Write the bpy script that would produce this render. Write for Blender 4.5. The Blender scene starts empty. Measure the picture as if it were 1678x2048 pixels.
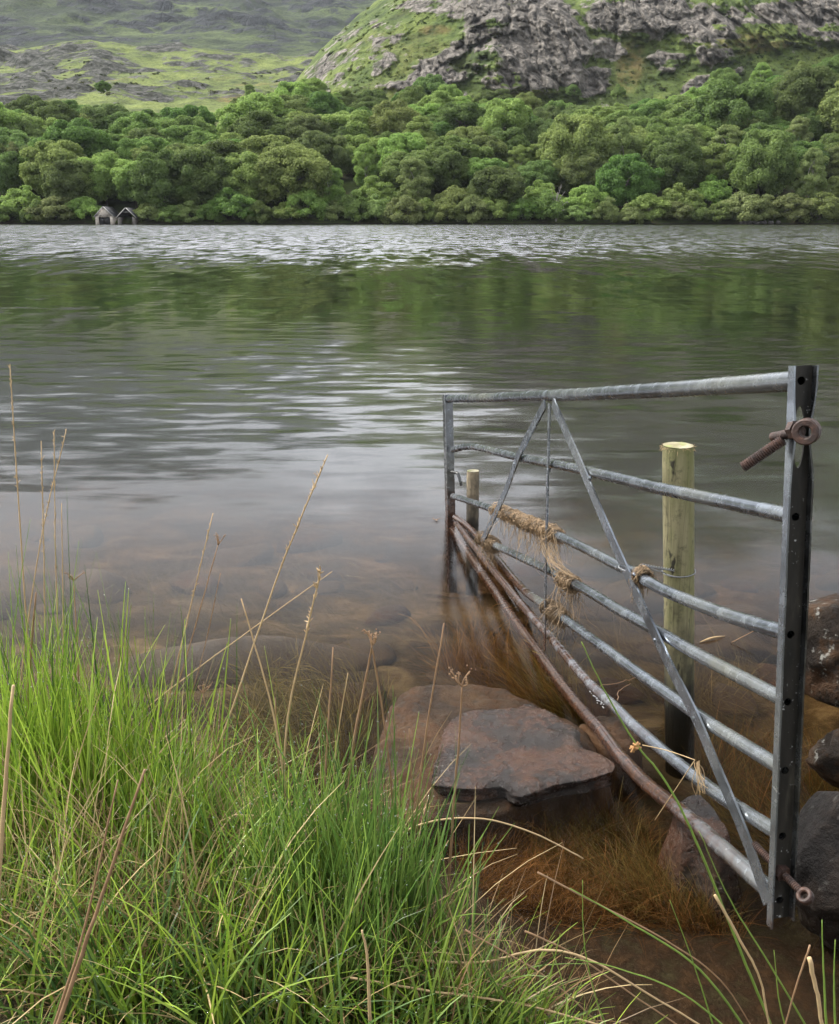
import bpy, bmesh, math, random
import numpy as np
from mathutils import Vector

# ------------------------------------------------------------------ camera, sky, sun, exposure
scene = bpy.context.scene
COL = scene.collection
PW, PH, FPX, CAMH, HORIZON = 1678.0, 2048.0, 2000.0, 1.4, 436.0
PITCH = math.atan((PH / 2 - HORIZON) / FPX)
cam_data = bpy.data.cameras.new('camera')
cam_data.sensor_fit = 'HORIZONTAL'
cam_data.sensor_width = 36.0
cam_data.lens = 36.0 * FPX / PW
cam_data.clip_start = 0.05
cam_data.clip_end = 8000.0
cam = bpy.data.objects.new('camera', cam_data)
cam.location = (0, 0, CAMH)
cam.rotation_euler = (math.pi / 2 - PITCH, 0, 0)
COL.objects.link(cam)
scene.camera = cam

SUN_EL, SUN_AZ = math.radians(50), math.radians(-66)       # azimuth clockwise from +Y: to the left, a little ahead of the camera
world = bpy.data.worlds.new('World')
scene.world = world
world.use_nodes = True
wt = world.node_tree
wt.nodes.clear()
w_out = wt.nodes.new('ShaderNodeOutputWorld')
w_bg = wt.nodes.new('ShaderNodeBackground')
w_sky = wt.nodes.new('ShaderNodeTexSky')
w_sky.sky_type = 'NISHITA'
w_sky.sun_disc = False
w_sky.sun_elevation = SUN_EL
w_sky.sun_rotation = SUN_AZ
w_sky.dust_density = 3.0
w_hsv = wt.nodes.new('ShaderNodeHueSaturation')            # thick cloud: hardly any blue left
w_hsv.inputs['Saturation'].default_value = 0.16
w_tc = wt.nodes.new('ShaderNodeTexCoord')
w_map = wt.nodes.new('ShaderNodeMapping')
w_map.inputs['Scale'].default_value = (1.0, 1.0, 2.2)
w_map.inputs['Location'].default_value = (3.0, 3.0, 0.0)
w_noise = wt.nodes.new('ShaderNodeTexNoise')
w_noise.inputs['Scale'].default_value = 1.7
w_noise.inputs['Detail'].default_value = 5.0
w_rng = wt.nodes.new('ShaderNodeMapRange')
w_rng.inputs['From Min'].default_value = 0.32
w_rng.inputs['From Max'].default_value = 0.68
w_rng.inputs['To Min'].default_value = 0.62
w_rng.inputs['To Max'].default_value = 2.0
w_mul = wt.nodes.new('ShaderNodeVectorMath')
w_mul.operation = 'SCALE'
wt.links.new(w_sky.outputs[0], w_hsv.inputs['Color'])
wt.links.new(w_tc.outputs['Generated'], w_map.inputs['Vector'])
wt.links.new(w_map.outputs[0], w_noise.inputs['Vector'])
wt.links.new(w_noise.outputs['Fac'], w_rng.inputs['Value'])
wt.links.new(w_hsv.outputs[0], w_mul.inputs[0])
wt.links.new(w_rng.outputs[0], w_mul.inputs['Scale'])
wt.links.new(w_mul.outputs[0], w_bg.inputs['Color'])
w_bg.inputs['Strength'].default_value = 0.15
wt.links.new(w_bg.outputs[0], w_out.inputs['Surface'])

sun_data = bpy.data.lights.new('sun', 'SUN')
sun_data.energy = 1.8
sun_data.angle = math.radians(12)
sun_data.color = (1.0, 0.95, 0.87)
sun = bpy.data.objects.new('sun', sun_data)
sd = Vector((math.sin(SUN_AZ) * math.cos(SUN_EL), math.cos(SUN_AZ) * math.cos(SUN_EL), math.sin(SUN_EL)))
sun.rotation_euler = sd.to_track_quat('Z', 'Y').to_euler()
COL.objects.link(sun)

vs = scene.view_settings
vs.view_transform = 'Standard'
vs.look = 'None'
vs.gamma = 1.0
vs.use_curve_mapping = False
vs.exposure = 1.42
cy = scene.cycles
cy.use_denoising = True
cy.max_bounces = 7
cy.diffuse_bounces = 2
cy.glossy_bounces = 3
cy.transmission_bounces = 3
cy.transparent_max_bounces = 10
cy.volume_bounces = 0
cy.use_adaptive_sampling = True
cy.adaptive_threshold = 0.02
cy.sample_clamp_indirect = 6.0
cy.caustics_reflective = False
cy.caustics_refractive = False

# ------------------------------------------------------------------ helpers
RNG = np.random.default_rng(7)
random.seed(7)
_F = np.array([0, math.cos(PITCH), -math.sin(PITCH)])
_U = np.array([0, math.sin(PITCH), math.cos(PITCH)])
_C = np.array([0, 0, CAMH])


def ray(px, py):
    return np.array([(px - PW / 2) / FPX, 0, 0]) - (py - PH / 2) / FPX * _U + _F


def gz(px, py, z=0.0):
    d = ray(px, py)
    return _C + d * ((z - CAMH) / d[2])


def at(px, py, Y):
    d = ray(px, py)
    return _C + d * (Y / d[1])


def elev(py):
    """slope (rise over forward distance) of the sight line through picture row py"""
    d = ray(PW / 2, py)
    return d[2] / d[1]


def az(px):
    """sideways offset per metre of forward distance, for things near the horizon"""
    d = ray(px, 300)
    return d[0] / d[1]


_perm = np.random.default_rng(11).permutation(256)
_perm = np.concatenate([_perm, _perm, _perm])
_grad = np.random.default_rng(12).normal(size=(256, 3))
_grad /= np.linalg.norm(_grad, axis=1)[:, None]


def perlin(P):
    P = np.asarray(P, float)
    i = np.floor(P).astype(int)
    f = P - i
    i &= 255
    u = f * f * f * (f * (f * 6 - 15) + 10)
    res = 0
    for dx in (0, 1):
        wx = u[..., 0] if dx else 1 - u[..., 0]
        for dy in (0, 1):
            wy = u[..., 1] if dy else 1 - u[..., 1]
            for dz in (0, 1):
                wz = u[..., 2] if dz else 1 - u[..., 2]
                h = _perm[_perm[_perm[(i[..., 0] + dx) & 255] + ((i[..., 1] + dy) & 255)] + ((i[..., 2] + dz) & 255)]
                g = _grad[h]
                res = res + wx * wy * wz * (g[..., 0] * (f[..., 0] - dx) + g[..., 1] * (f[..., 1] - dy) + g[..., 2] * (f[..., 2] - dz))
    return res * 1.5


def fbm(P, octaves=4, gain=0.5, ridged=False):
    P = np.asarray(P, float)
    a, s, r = 1.0, 0.0, 0
    for k in range(octaves):
        n = perlin(P * 2 ** k + 17.3 * k)
        r = r + a * ((1 - 2 * np.abs(n)) if ridged else n)
        s += a
        a *= gain
    return r / s


def V3(x, y, z):
    x, y, z = np.broadcast_arrays(np.asarray(x, float), np.asarray(y, float), np.asarray(z, float))
    return np.stack([x, y, z], -1)


def sstep(a, b, x):
    t = np.clip((x - a) / (b - a), 0, 1)
    return t * t * (3 - 2 * t)


def mesh_np(name, verts, faces, attrs=None, smooth=True):
    """verts (n,3); faces: list of (m,k) int arrays or one array"""
    if isinstance(faces, np.ndarray):
        faces = [faces]
    me = bpy.data.meshes.new(name)
    verts = np.asarray(verts, np.float32)
    nl = sum(f.size for f in faces)
    nf = sum(len(f) for f in faces)
    me.vertices.add(len(verts))
    me.vertices.foreach_set('co', verts.ravel())
    me.loops.add(nl)
    me.loops.foreach_set('vertex_index', np.concatenate([f.ravel() for f in faces]).astype(np.int32))
    me.polygons.add(nf)
    tot = np.concatenate([np.full(len(f), f.shape[1]) for f in faces]).astype(np.int32)
    start = np.concatenate([[0], np.cumsum(tot)[:-1]]).astype(np.int32)
    me.polygons.foreach_set('loop_start', start)
    me.polygons.foreach_set('loop_total', tot)
    me.update(calc_edges=True)
    if smooth:
        me.polygons.foreach_set('use_smooth', np.ones(nf, bool))
    for k, v in (attrs or {}).items():
        v = np.asarray(v, np.float32)
        if v.ndim == 1:
            me.attributes.new(k, 'FLOAT', 'POINT').data.foreach_set('value', v)
        else:
            if v.shape[1] == 3:
                v = np.concatenate([v, np.ones((len(v), 1), np.float32)], 1)
            me.attributes.new(k, 'FLOAT_COLOR', 'POINT').data.foreach_set('color', v.ravel())
    me.validate()
    return me


def link(name, me, mat=None, parent=None, smooth=None):
    o = bpy.data.objects.new(name, me)
    COL.objects.link(o)
    if mat is not None and me is not None:
        me.materials.append(mat)
    if parent is not None:
        o.parent = parent
    return o


def tag(o, label, cat, group=None, kind=None):
    o['label'] = label
    if cat:
        o['category'] = cat
    if group:
        o['group'] = group
    if kind:
        o['kind'] = kind
    return o


def structure(o, label=None):
    o['kind'] = 'structure'
    if label:
        o['label'] = label
    return o


def empty(name, loc, label=None, cat=None, group=None):
    o = bpy.data.objects.new(name, None)
    o.empty_display_size = 0.2
    o.location = loc
    COL.objects.link(o)
    if label:
        tag(o, label, cat, group)
    return o


def grid_faces(nr, nc, off=0, wrap=False):
    r = np.arange(nr - 1)[:, None]
    c = np.arange(nc if wrap else nc - 1)[None, :]
    c2 = (c + 1) % nc
    return np.stack([off + r * nc + c, off + r * nc + c2, off + (r + 1) * nc + c2, off + (r + 1) * nc + c], -1).reshape(-1, 4)


def catmull(pts, per=8):
    pts = np.asarray(pts, float)
    P = np.vstack([2 * pts[0] - pts[1], pts, 2 * pts[-1] - pts[-2]])
    out = []
    for i in range(1, len(P) - 2):
        p0, p1, p2, p3 = P[i - 1:i + 3]
        for t in np.linspace(0, 1, per, endpoint=False):
            out.append(.5 * ((2 * p1) + (-p0 + p2) * t + (2 * p0 - 5 * p1 + 4 * p2 - p3) * t * t + (-p0 + 3 * p1 - 3 * p2 + p3) * t ** 3))
    out.append(pts[-1])
    return np.array(out)


class MB:
    """collects vertices and faces of one mesh"""
    def __init__(self):
        self.v, self.f3, self.f4, self.n, self.c = [], [], [], 0, []

    def add(self, v, f4=None, f3=None, col=None):
        v = np.asarray(v, float).reshape(-1, 3)
        if f4 is not None and len(f4):
            self.f4.append(np.asarray(f4, int).reshape(-1, 4) + self.n)
        if f3 is not None and len(f3):
            self.f3.append(np.asarray(f3, int).reshape(-1, 3) + self.n)
        self.v.append(v)
        if col is not None:
            self.c.append(np.broadcast_to(np.asarray(col, float), (len(v), 3)))
        self.n += len(v)

    def tube(self, pts, rad, sides=12, caps=True, col=None):
        pts = np.asarray(pts, float)
        n = len(pts)
        rad = np.broadcast_to(np.asarray(rad, float), (n,))
        t = np.gradient(pts, axis=0)
        t /= np.linalg.norm(t, axis=1)[:, None] + 1e-12
        ref = np.array([0, 0, 1.0]) if abs(t[0][2]) < .9 else np.array([1.0, 0, 0])
        a = np.cross(t[0], ref)
        a /= np.linalg.norm(a)
        A = []
        for i in range(n):
            a = a - t[i] * (a @ t[i])
            a /= np.linalg.norm(a) + 1e-12
            A.append(a)
        A = np.array(A)
        B = np.cross(t, A)
        th = np.linspace(0, 2 * math.pi, sides, endpoint=False)
        ring = pts[:, None] + rad[:, None, None] * (np.cos(th)[None, :, None] * A[:, None] + np.sin(th)[None, :, None] * B[:, None])
        v = ring.reshape(-1, 3)
        f4 = grid_faces(n, sides, wrap=True)
        f3 = None
        if caps:
            v = np.vstack([v, pts[0], pts[-1]])
            k = np.arange(sides)
            k2 = (k + 1) % sides
            f3 = np.vstack([np.stack([k2, k, np.full(sides, n * sides)], 1),
                            np.stack([(n - 1) * sides + k, (n - 1) * sides + k2, np.full(sides, n * sides + 1)], 1)])
        self.add(v, f4, f3, col)

    def box(self, o, a, b, c, col=None):
        """parallelepiped: corner o and three edge vectors"""
        o, a, b, c = map(lambda q: np.asarray(q, float), (o, a, b, c))
        v = [o, o + a, o + a + b, o + b, o + c, o + a + c, o + a + b + c, o + b + c]
        self.add(v, [[0, 3, 2, 1], [4, 5, 6, 7], [0, 1, 5, 4], [1, 2, 6, 5], [2, 3, 7, 6], [3, 0, 4, 7]], None, col)

    def bar(self, p, q, w, h, side):
        """flat bar from p to q, width w along the bar's in-plane normal, thickness h along side"""
        p, q, side = map(lambda z: np.asarray(z, float), (p, q, side))
        t = (q - p) / np.linalg.norm(q - p)
        side = side - t * (side @ t)
        side /= np.linalg.norm(side)
        x = np.cross(t, side)
        self.box(p - x * w / 2 - side * h / 2, x * w, side * h, q - p)

    def build(self, name, mat=None, parent=None, smooth=True, recalc=True):
        faces = []
        if self.f4:
            faces.append(np.vstack(self.f4))
        if self.f3:
            faces.append(np.vstack(self.f3))
        attrs = {'col': np.vstack(self.c)} if self.c else None
        me = mesh_np(name, np.vstack(self.v), faces, attrs, smooth)
        if recalc:
            bm = bmesh.new()
            bm.from_mesh(me)
            bmesh.ops.recalc_face_normals(bm, faces=bm.faces)
            bm.to_mesh(me)
            bm.free()
        return link(name, me, mat, parent)


def sharpen(o, deg=35, bevel=0.0, seg=2):
    if bevel:
        m = o.modifiers.new('bevel', 'BEVEL')
        m.width = bevel
        m.segments = seg
        m.limit_method = 'ANGLE'
        m.angle_limit = math.radians(deg)
    o.data.set_sharp_from_angle(angle=math.radians(deg))
    return o


# ------------------------------------------------------------------ materials
class NT:
    def __init__(self, name):
        self.mat = bpy.data.materials.new(name)
        self.mat.use_nodes = True
        self.t = self.mat.node_tree
        self.t.nodes.clear()
        self.out = self.t.nodes.new('ShaderNodeOutputMaterial')

    def n(self, typ, ins=None, **props):
        nd = self.t.nodes.new('ShaderNode' + typ)
        for k, v in props.items():
            setattr(nd, k, v)
        for k, v in (ins or {}).items():
            s = nd.inputs[k]
            if isinstance(v, bpy.types.NodeSocket):
                self.t.links.new(v, s)
            elif isinstance(v, bpy.types.Node):
                self.t.links.new(v.outputs[0], s)
            else:
                s.default_value = v if not isinstance(v, tuple) or len(v) != 3 or s.type != 'RGBA' else (*v, 1)
        return nd

    def pos(self, scale=(1, 1, 1), obj=True, rot=(0, 0, 0)):
        c = self.n('TexCoord').outputs['Object'] if obj else self.n('NewGeometry').outputs['Position']
        return self.n('Mapping', {'Vector': c, 'Scale': scale, 'Rotation': rot}).outputs[0]

    def noise(self, vec, scale, detail=4, rough=.55, dist=0):
        return self.n('TexNoise', {'Vector': vec, 'Scale': scale, 'Detail': detail, 'Roughness': rough, 'Distortion': dist})

    def ramp(self, fac, stops, interp='LINEAR'):
        nd = self.t.nodes.new('ShaderNodeValToRGB')
        nd.color_ramp.interpolation = interp
        el = nd.color_ramp.elements
        while len(el) < len(stops):
            el.new(.5)
        for e, (p, c) in zip(el, stops):
            e.position = p
            e.color = (*c, 1) if isinstance(c, tuple) else (c, c, c, 1)
        self.t.links.new(fac, nd.inputs[0])
        return nd.outputs[0]

    def mix(self, fac, a, b, blend='MIX'):
        nd = self.t.nodes.new('ShaderNodeMix')
        nd.data_type = 'RGBA'
        nd.blend_type = blend
        for s, v in ((nd.inputs[0], fac), (nd.inputs[6], a), (nd.inputs[7], b)):
            if isinstance(v, bpy.types.NodeSocket):
                self.t.links.new(v, s)
            else:
                s.default_value = (*v, 1) if isinstance(v, tuple) else v
        return nd.outputs[2]

    def math(self, op, a, b=None, c=None, clamp=False):
        nd = self.t.nodes.new('ShaderNodeMath')
        nd.operation = op
        nd.use_clamp = clamp
        for i, v in enumerate((a, b, c)):
            if v is None:
                continue
            if isinstance(v, bpy.types.NodeSocket):
                self.t.links.new(v, nd.inputs[i])
            else:
                nd.inputs[i].default_value = v
        return nd.outputs[0]

    def rng(self, v, a, b, c=0.0, d=1.0, smooth=False):
        nd = self.n('MapRange', {'Value': v, 'From Min': a, 'From Max': b, 'To Min': c, 'To Max': d})
        if smooth:
            nd.interpolation_type = 'SMOOTHSTEP'
        return nd.outputs[0]

    def attr(self, name, out='Fac'):
        return self.n('Attribute', attribute_name=name).outputs[out]

    def bump(self, h, strength=.5, dist=.01, normal=None):
        ins = {'Height': h, 'Strength': strength, 'Distance': dist}
        if normal is not None:
            ins['Normal'] = normal
        return self.n('Bump', ins).outputs[0]

    def surf(self, sh):
        self.t.links.new(sh.outputs[0] if isinstance(sh, bpy.types.Node) else sh, self.out.inputs['Surface'])
        return self.mat

    def principled(self, color, rough=.7, metal=0.0, normal=None, spec=.5, **kw):
        ins = {'Base Color': color, 'Roughness': rough, 'Metallic': metal, 'Specular IOR Level': spec}
        ins.update(kw)
        if normal is not None:
            ins['Normal'] = normal
        return self.surf(self.n('BsdfPrincipled', ins))


def leaf_mat(name, dark, light, trans=.48, spread=.22, nscale=.25):
    m = NT(name)
    oi = m.n('ObjectInfo')
    g = m.n('NewGeometry')
    nz = m.noise(m.pos((1, 1, 1)), nscale, 2)
    fac = m.math('ADD', m.math('MULTIPLY', g.outputs['Random Per Island'], .55), m.math('MULTIPLY', m.rng(nz.outputs['Fac'], .35, .65), .45))
    c = m.mix(fac, dark, light)
    hsv = m.n('HueSaturation', {'Color': c, 'Hue': m.rng(oi.outputs['Random'], 0, 1, .5 - .022, .5 + .018),
                                'Saturation': m.rng(oi.outputs['Random'], 0, 1, .93, 1.05),
                                'Value': m.rng(oi.outputs['Random'], 0, 1, 1 - spread, 1 + spread)})
    d = m.n('BsdfDiffuse', {'Color': hsv})
    t = m.n('BsdfTranslucent', {'Color': hsv})
    gl = m.n('BsdfGlossy', {'Color': (1, 1, 1), 'Roughness': .45})
    s = m.n('MixShader', {0: trans, 1: d, 2: t})
    return m.surf(m.n('MixShader', {0: .006, 1: s, 2: gl}))


M = {}
M['leaf_deep'] = leaf_mat('leaf_deep', (.058, .100, .028), (.162, .242, .068))
M['leaf_mid'] = leaf_mat('leaf_mid', (.082, .133, .037), (.228, .315, .092))
M['leaf_fresh'] = leaf_mat('leaf_fresh', (.114, .174, .046), (.302, .392, .114))
M['leaf_pale'] = leaf_mat('leaf_pale', (.120, .170, .056), (.280, .345, .125))
M['leaf_olive'] = leaf_mat('leaf_olive', (.076, .120, .040), (.200, .270, .088))


def bark_mat(name, a, b):
    m = NT(name)
    nz = m.noise(m.pos((3, 3, .6)), 1.5, 4)
    return m.principled(m.mix(nz.outputs['Fac'], a, b), .9, normal=m.bump(nz.outputs['Fac'], .6, .05))


M['bark'] = bark_mat('bark', (.03, .025, .02), (.10, .085, .07))
M['bark_pale'] = bark_mat('bark_pale', (.12, .11, .10), (.38, .35, .31))


def steel_mat(dirty=False):
    """galvanised tube: mottled zinc, green-brown film, rust close to the water line"""
    m = NT('filmed_steel' if dirty else 'galvanised_steel')
    P = m.n('NewGeometry').outputs['Position']
    z = m.n('SeparateXYZ', {0: P}).outputs['Z']
    n1 = m.noise(P, 22, 6, .65)
    n2 = m.noise(m.n('Mapping', {'Vector': P, 'Scale': (1, 1, 1)}).outputs[0], 60, 4, .65)
    n3 = m.noise(P, 2.2, 5, .6)
    zinc = m.ramp(n1.outputs['Fac'], [(.3, (.16, .178, .205)), (.5, (.225, .25, .285)), (.7, (.30, .33, .37))])
    zinc = m.mix(m.math('MULTIPLY', m.rng(n2.outputs['Fac'], .45, .7), .3), zinc, (.085, .09, .095))
    film = m.rng(n3.outputs['Fac'], .46, .70)
    zinc = m.mix(m.math('MULTIPLY', film, .7), zinc, (.12, .115, .075))
    if dirty:
        zinc = m.mix(m.rng(n1.outputs['Fac'], .30, .62, .9, .55), zinc, (.035, .031, .024))
    rustc = m.ramp(n2.outputs['Fac'], [(.3, (.012, .007, .0055)), (.5, (.034, .0165, .0105)), (.68, (.068, .031, .0155))])
    zz = m.math('ADD', z, m.math('MULTIPLY', m.math('SUBTRACT', n1.outputs['Fac'], .5), .22))
    rust = m.rng(zz, .17, .07)
    c = m.mix(rust, zinc, rustc)
    b = m.bump(n2.outputs['Fac'], .03, .002)
    return m.principled(c, m.rng(n1.outputs['Fac'], .3, .7, .18, .32), m.math('MULTIPLY', m.math('SUBTRACT', 1.0, rust), m.rng(film, 0, 1, .95, .5)), b)


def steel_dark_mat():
    """the inside of the hinge stile: its shade put into the colour, almost black, streaky"""
    m = NT('shade_toned_steel')
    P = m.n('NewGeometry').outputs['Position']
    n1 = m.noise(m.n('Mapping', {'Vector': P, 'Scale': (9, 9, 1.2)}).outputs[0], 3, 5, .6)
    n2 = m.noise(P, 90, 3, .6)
    c = m.ramp(n1.outputs['Fac'], [(.32, (.006, .006, .005)), (.55, (.018, .016, .013)), (.68, (.05, .045, .034)), (.78, (.15, .15, .15))])  # near-black base colour carries the shade inside the channel
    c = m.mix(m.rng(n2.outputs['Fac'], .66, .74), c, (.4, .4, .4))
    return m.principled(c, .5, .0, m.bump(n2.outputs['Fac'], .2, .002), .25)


def rust_mat():
    m = NT('rusty_iron')
    P = m.n('NewGeometry').outputs['Position']
    n1 = m.noise(P, 45, 6, .65)
    n2 = m.noise(P, 160, 3, .6)
    c = m.ramp(n1.outputs['Fac'], [(.3, (.012, .007, .006)), (.5, (.034, .016, .011)), (.68, (.075, .033, .019))])
    return m.principled(c, m.rng(n2.outputs['Fac'], .3, .7, .45, .8), .1, m.bump(n2.outputs['Fac'], .6, .003))


M['steel'] = steel_mat()
M['steel_film'] = steel_mat(True)
M['steel_dark'] = steel_dark_mat()
M['rust'] = rust_mat()


def post_mat(name, body, moss, dirt, mossamt):
    m = NT(name)
    P = m.n('NewGeometry').outputs['Position']
    z = m.n('SeparateXYZ', {0: P}).outputs['Z']
    grain = m.noise(m.n('Mapping', {'Vector': P, 'Scale': (1, 1, .05)}).outputs[0], 70, 6, .7)
    big = m.noise(m.n('Mapping', {'Vector': P, 'Scale': (1, 1, .35)}).outputs[0], 9, 4, .6)
    spots = m.noise(m.n('Mapping', {'Vector': P, 'Scale': (1, 1, .5)}).outputs[0], 26, 3, .6)
    c = m.ramp(grain.outputs['Fac'], [(.28, tuple(.45 * q for q in body)), (.45, body), (.75, tuple(1.35 * q for q in body))])
    c = m.mix(m.math('MULTIPLY', m.rng(big.outputs['Fac'], .4, .62), mossamt), c, moss)
    c = m.mix(m.rng(spots.outputs['Fac'], .63, .70), c, (.03, .027, .018))
    crk = m.noise(m.n('Mapping', {'Vector': P, 'Scale': (1, 1, .03)}).outputs[0], 38, 2, .5)
    c = m.mix(m.rng(m.math('ABSOLUTE', m.math('SUBTRACT', crk.outputs['Fac'], .5)), .012, .0, 0, .8), c, (.03, .026, .016))
    c = m.mix(m.math('MULTIPLY', m.rng(m.noise(P, 55, 4, .7).outputs['Fac'], .52, .68), .55), c, (.06, .055, .032))
    wet = m.rng(m.math('ADD', z, m.math('MULTIPLY', m.math('SUBTRACT', spots.outputs['Fac'], .5), .55)), .34, .02)
    c = m.mix(wet, c, dirt)
    return m.principled(c, m.rng(wet, 0, 1, .8, .4), 0, m.bump(grain.outputs['Fac'], .9, .006), .3)


M['post_green'] = post_mat('green_treated_wood', (.20, .18, .10), (.13, .138, .048), (.014, .013, .010), .85)
M['post_pale'] = post_mat('weathered_pale_wood', (.36, .29, .19), (.10, .08, .055), (.03, .026, .02), .7)


def endgrain_mat():
    m = NT('post_end_grain')
    P = m.pos()
    r = m.n('VectorMath', {0: P}, operation='LENGTH').outputs['Value']
    nz = m.noise(P, 30, 4)
    w = m.math('SINE', m.math('ADD', m.math('MULTIPLY', r, 900), m.math('MULTIPLY', nz.outputs['Fac'], 8)))
    c = m.mix(m.rng(w, -1, 1), (.20, .175, .10), (.34, .31, .215))
    c = m.mix(m.rng(nz.outputs['Fac'], .5, .62), c, (.22, .23, .09))
    return m.principled(c, .85, 0, m.bump(nz.outputs['Fac'], .6, .004), .3)


M['endgrain'] = endgrain_mat()


def rock_mat(name, base, hi, rusty, rust_amt, rough, scale=1.0, lichen=0.0, bumpd=.02, coat=0.0, spec=.5):
    m = NT(name)
    P = m.pos()
    n1 = m.noise(P, 4 * scale, 7, .62, .4)
    n2 = m.noise(P, 22 * scale, 6, .7)
    n3 = m.noise(P, 2.2 * scale, 3, .5)
    v = m.n('TexVoronoi', {'Vector': m.n('Mapping', {'Vector': P, 'Scale': (1, 1, 2.2)}).outputs[0], 'Scale': 9 * scale}, feature='DISTANCE_TO_EDGE')
    c = m.ramp(n1.outputs['Fac'], [(.3, tuple(.4 * q for q in base)), (.5, base), (.7, hi)])
    c = m.mix(m.math('MULTIPLY', m.rng(m.math('ADD', n3.outputs['Fac'], m.math('MULTIPLY', m.math('SUBTRACT', n2.outputs['Fac'], .5), .6)), .46, .58), rust_amt), c, rusty)
    c = m.mix(m.rng(n2.outputs['Fac'], .42, .3), c, (.012, .010, .009))
    if lichen:
        n4 = m.noise(P, 13 * scale, 5, .65)
        c = m.mix(m.math('MULTIPLY', m.rng(n4.outputs['Fac'], .60, .66), lichen), c, (.42, .42, .38))
    h = m.math('ADD', m.math('MULTIPLY', n2.outputs['Fac'], .7), m.math('MULTIPLY', n1.outputs['Fac'], 1.0))
    b = m.bump(h, .9, bumpd)
    r = m.rng(n2.outputs['Fac'], .35, .65, rough[0], rough[1])
    return m.principled(c, r, 0, b, spec, **{'Coat Weight': coat, 'Coat Roughness': .12, 'Coat Normal': b})


M['wet_rock'] = rock_mat('wet_rusty_rock', (.014, .0068, .0038), (.050, .0255, .0140), (.066, .0240, .0085), .65, (.08, .34), 2.6, 0, .022, 0.0)
M['brown_rock'] = rock_mat('submerged_brown_rock', (.034, .0195, .0095), (.088, .052, .025), (.070, .032, .0125), .5, (.5, .9), 1.6, 0, .02, 0.0, .2)
M['silt_rock'] = rock_mat('silted_rock', (.034, .025, .015), (.062, .047, .029), (.045, .03, .016), .4, (.7, 1), .8)
M['dry_rock'] = rock_mat('rough_boulder_rock', (.018, .0125, .0085), (.066, .048, .033), (.062, .029, .012), .55, (.5, .9), 2.0, .45, .03, 0.0, .15)
M['dark_rock'] = rock_mat('dark_boulder_rock', (.019, .016, .0145), (.052, .044, .039), (.04, .026, .018), .35, (.45, .8), 2.2, .12, .03, 0.0, .18)


def strand_mat(name, trans=.35, rough=.4, gloss=.022):
    m = NT(name)
    c = m.attr('col', 'Color')
    d = m.n('BsdfDiffuse', {'Color': c})
    t = m.n('BsdfTranslucent', {'Color': c})
    g = m.n('BsdfGlossy', {'Color': (1, 1, 1), 'Roughness': rough})
    s = m.n('MixShader', {0: trans, 1: d, 2: t})
    return m.surf(m.n('MixShader', {0: gloss, 1: s, 2: g}))


M['blade'] = strand_mat('grass_blade')
M['straw'] = strand_mat('dry_straw', .12, .5, .03)
M['weed'] = strand_mat('underwater_weed', .3, .5, .0)


def stalk_mat(name, a, b):
    m = NT(name)
    nz = m.noise(m.n('NewGeometry').outputs['Position'], 60, 4)
    return m.principled(m.mix(nz.outputs['Fac'], a, b), .6, 0, None, .3)


M['stalk_tan'] = stalk_mat('tan_stalk', (.26, .17, .085), (.50, .37, .20))
M['stalk_brown'] = stalk_mat('brown_stalk', (.13, .075, .04), (.32, .20, .11))
M['rush_green'] = stalk_mat('green_rush', (.07, .14, .022), (.20, .29, .05))
M['rush_flower'] = stalk_mat('rush_flower', (.28, .14, .05), (.50, .28, .12))
M['wire'] = stalk_mat('grey_wire', (.14, .145, .15), (.32, .33, .34))
M['foam'] = stalk_mat('foam', (.55, .55, .55), (.8, .8, .8))
M['wire'].node_tree.nodes['Principled BSDF'].inputs['Metallic'].default_value = .7


def water_drop():
    m = NT('dew_drop')
    return m.principled((.9, .95, .9), .03, 0, None, .8, **{'Transmission Weight': .8, 'IOR': 1.33})


M['dew'] = water_drop()

# ------------------------------------------------------------------ near ground: bank and lake bed in one sheet
EDGE = np.array([gz(*p)[:2] for p in [(-1500, 1300), (-700, 1340), (-150, 1440), (120, 1490), (360, 1560), (520, 1640), (640, 1700), (800, 1730),
                                      (900, 1800), (980, 1900), (1090, 2010), (1230, 2130), (1500, 2300), (2300, 2500)]])
EDGE = np.vstack([EDGE[0] + np.array([-60, 25]), EDGE, EDGE[-1] + np.array([4, -1.2]), EDGE[-1] + np.array([70, -4])])


def bank_dist(x, y):
    """signed distance to the water's edge in plan, positive on the bank"""
    x, y = np.broadcast_arrays(np.asarray(x, float), np.asarray(y, float))
    best = np.full(x.shape, 1e9)
    sign = np.ones(x.shape)
    for a, b in zip(EDGE[:-1], EDGE[1:]):
        d = b - a
        t = np.clip(((x - a[0]) * d[0] + (y - a[1]) * d[1]) / (d @ d), 0, 1)
        qx, qy = a[0] + t * d[0], a[1] + t * d[1]
        r = np.hypot(x - qx, y - qy)
        s = np.sign(d[0] * (y - a[1]) - d[1] * (x - a[0]))
        m = r < best
        best = np.where(m, r, best)
        sign = np.where(m, -s, sign)
    return best * sign


def ground_z(x, y):
    d = bank_dist(x, y)
    n = fbm(V3(np.asarray(x) * 1.3, np.asarray(y) * 1.3, 0), 3)
    n2 = fbm(V3(np.asarray(x) * 5, np.asarray(y) * 5, 3), 3)
    up = .20 * (1 - np.exp(-np.maximum(d, 0) / .16)) + .05 * np.maximum(d, 0)
    up = np.minimum(up, .9)
    dd = np.maximum(-d, 0)
    down = .13 * (1 - np.exp(-dd / .09)) + .085 * dd + .0055 * dd ** 2
    down = 9 * (1 - np.exp(-down / 9))
    amp = np.clip(.3 + dd * .25, .3, 1)
    return up - down + (n * .05 + n2 * .018) * amp * np.where(d > 0, 1, 1)


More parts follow.
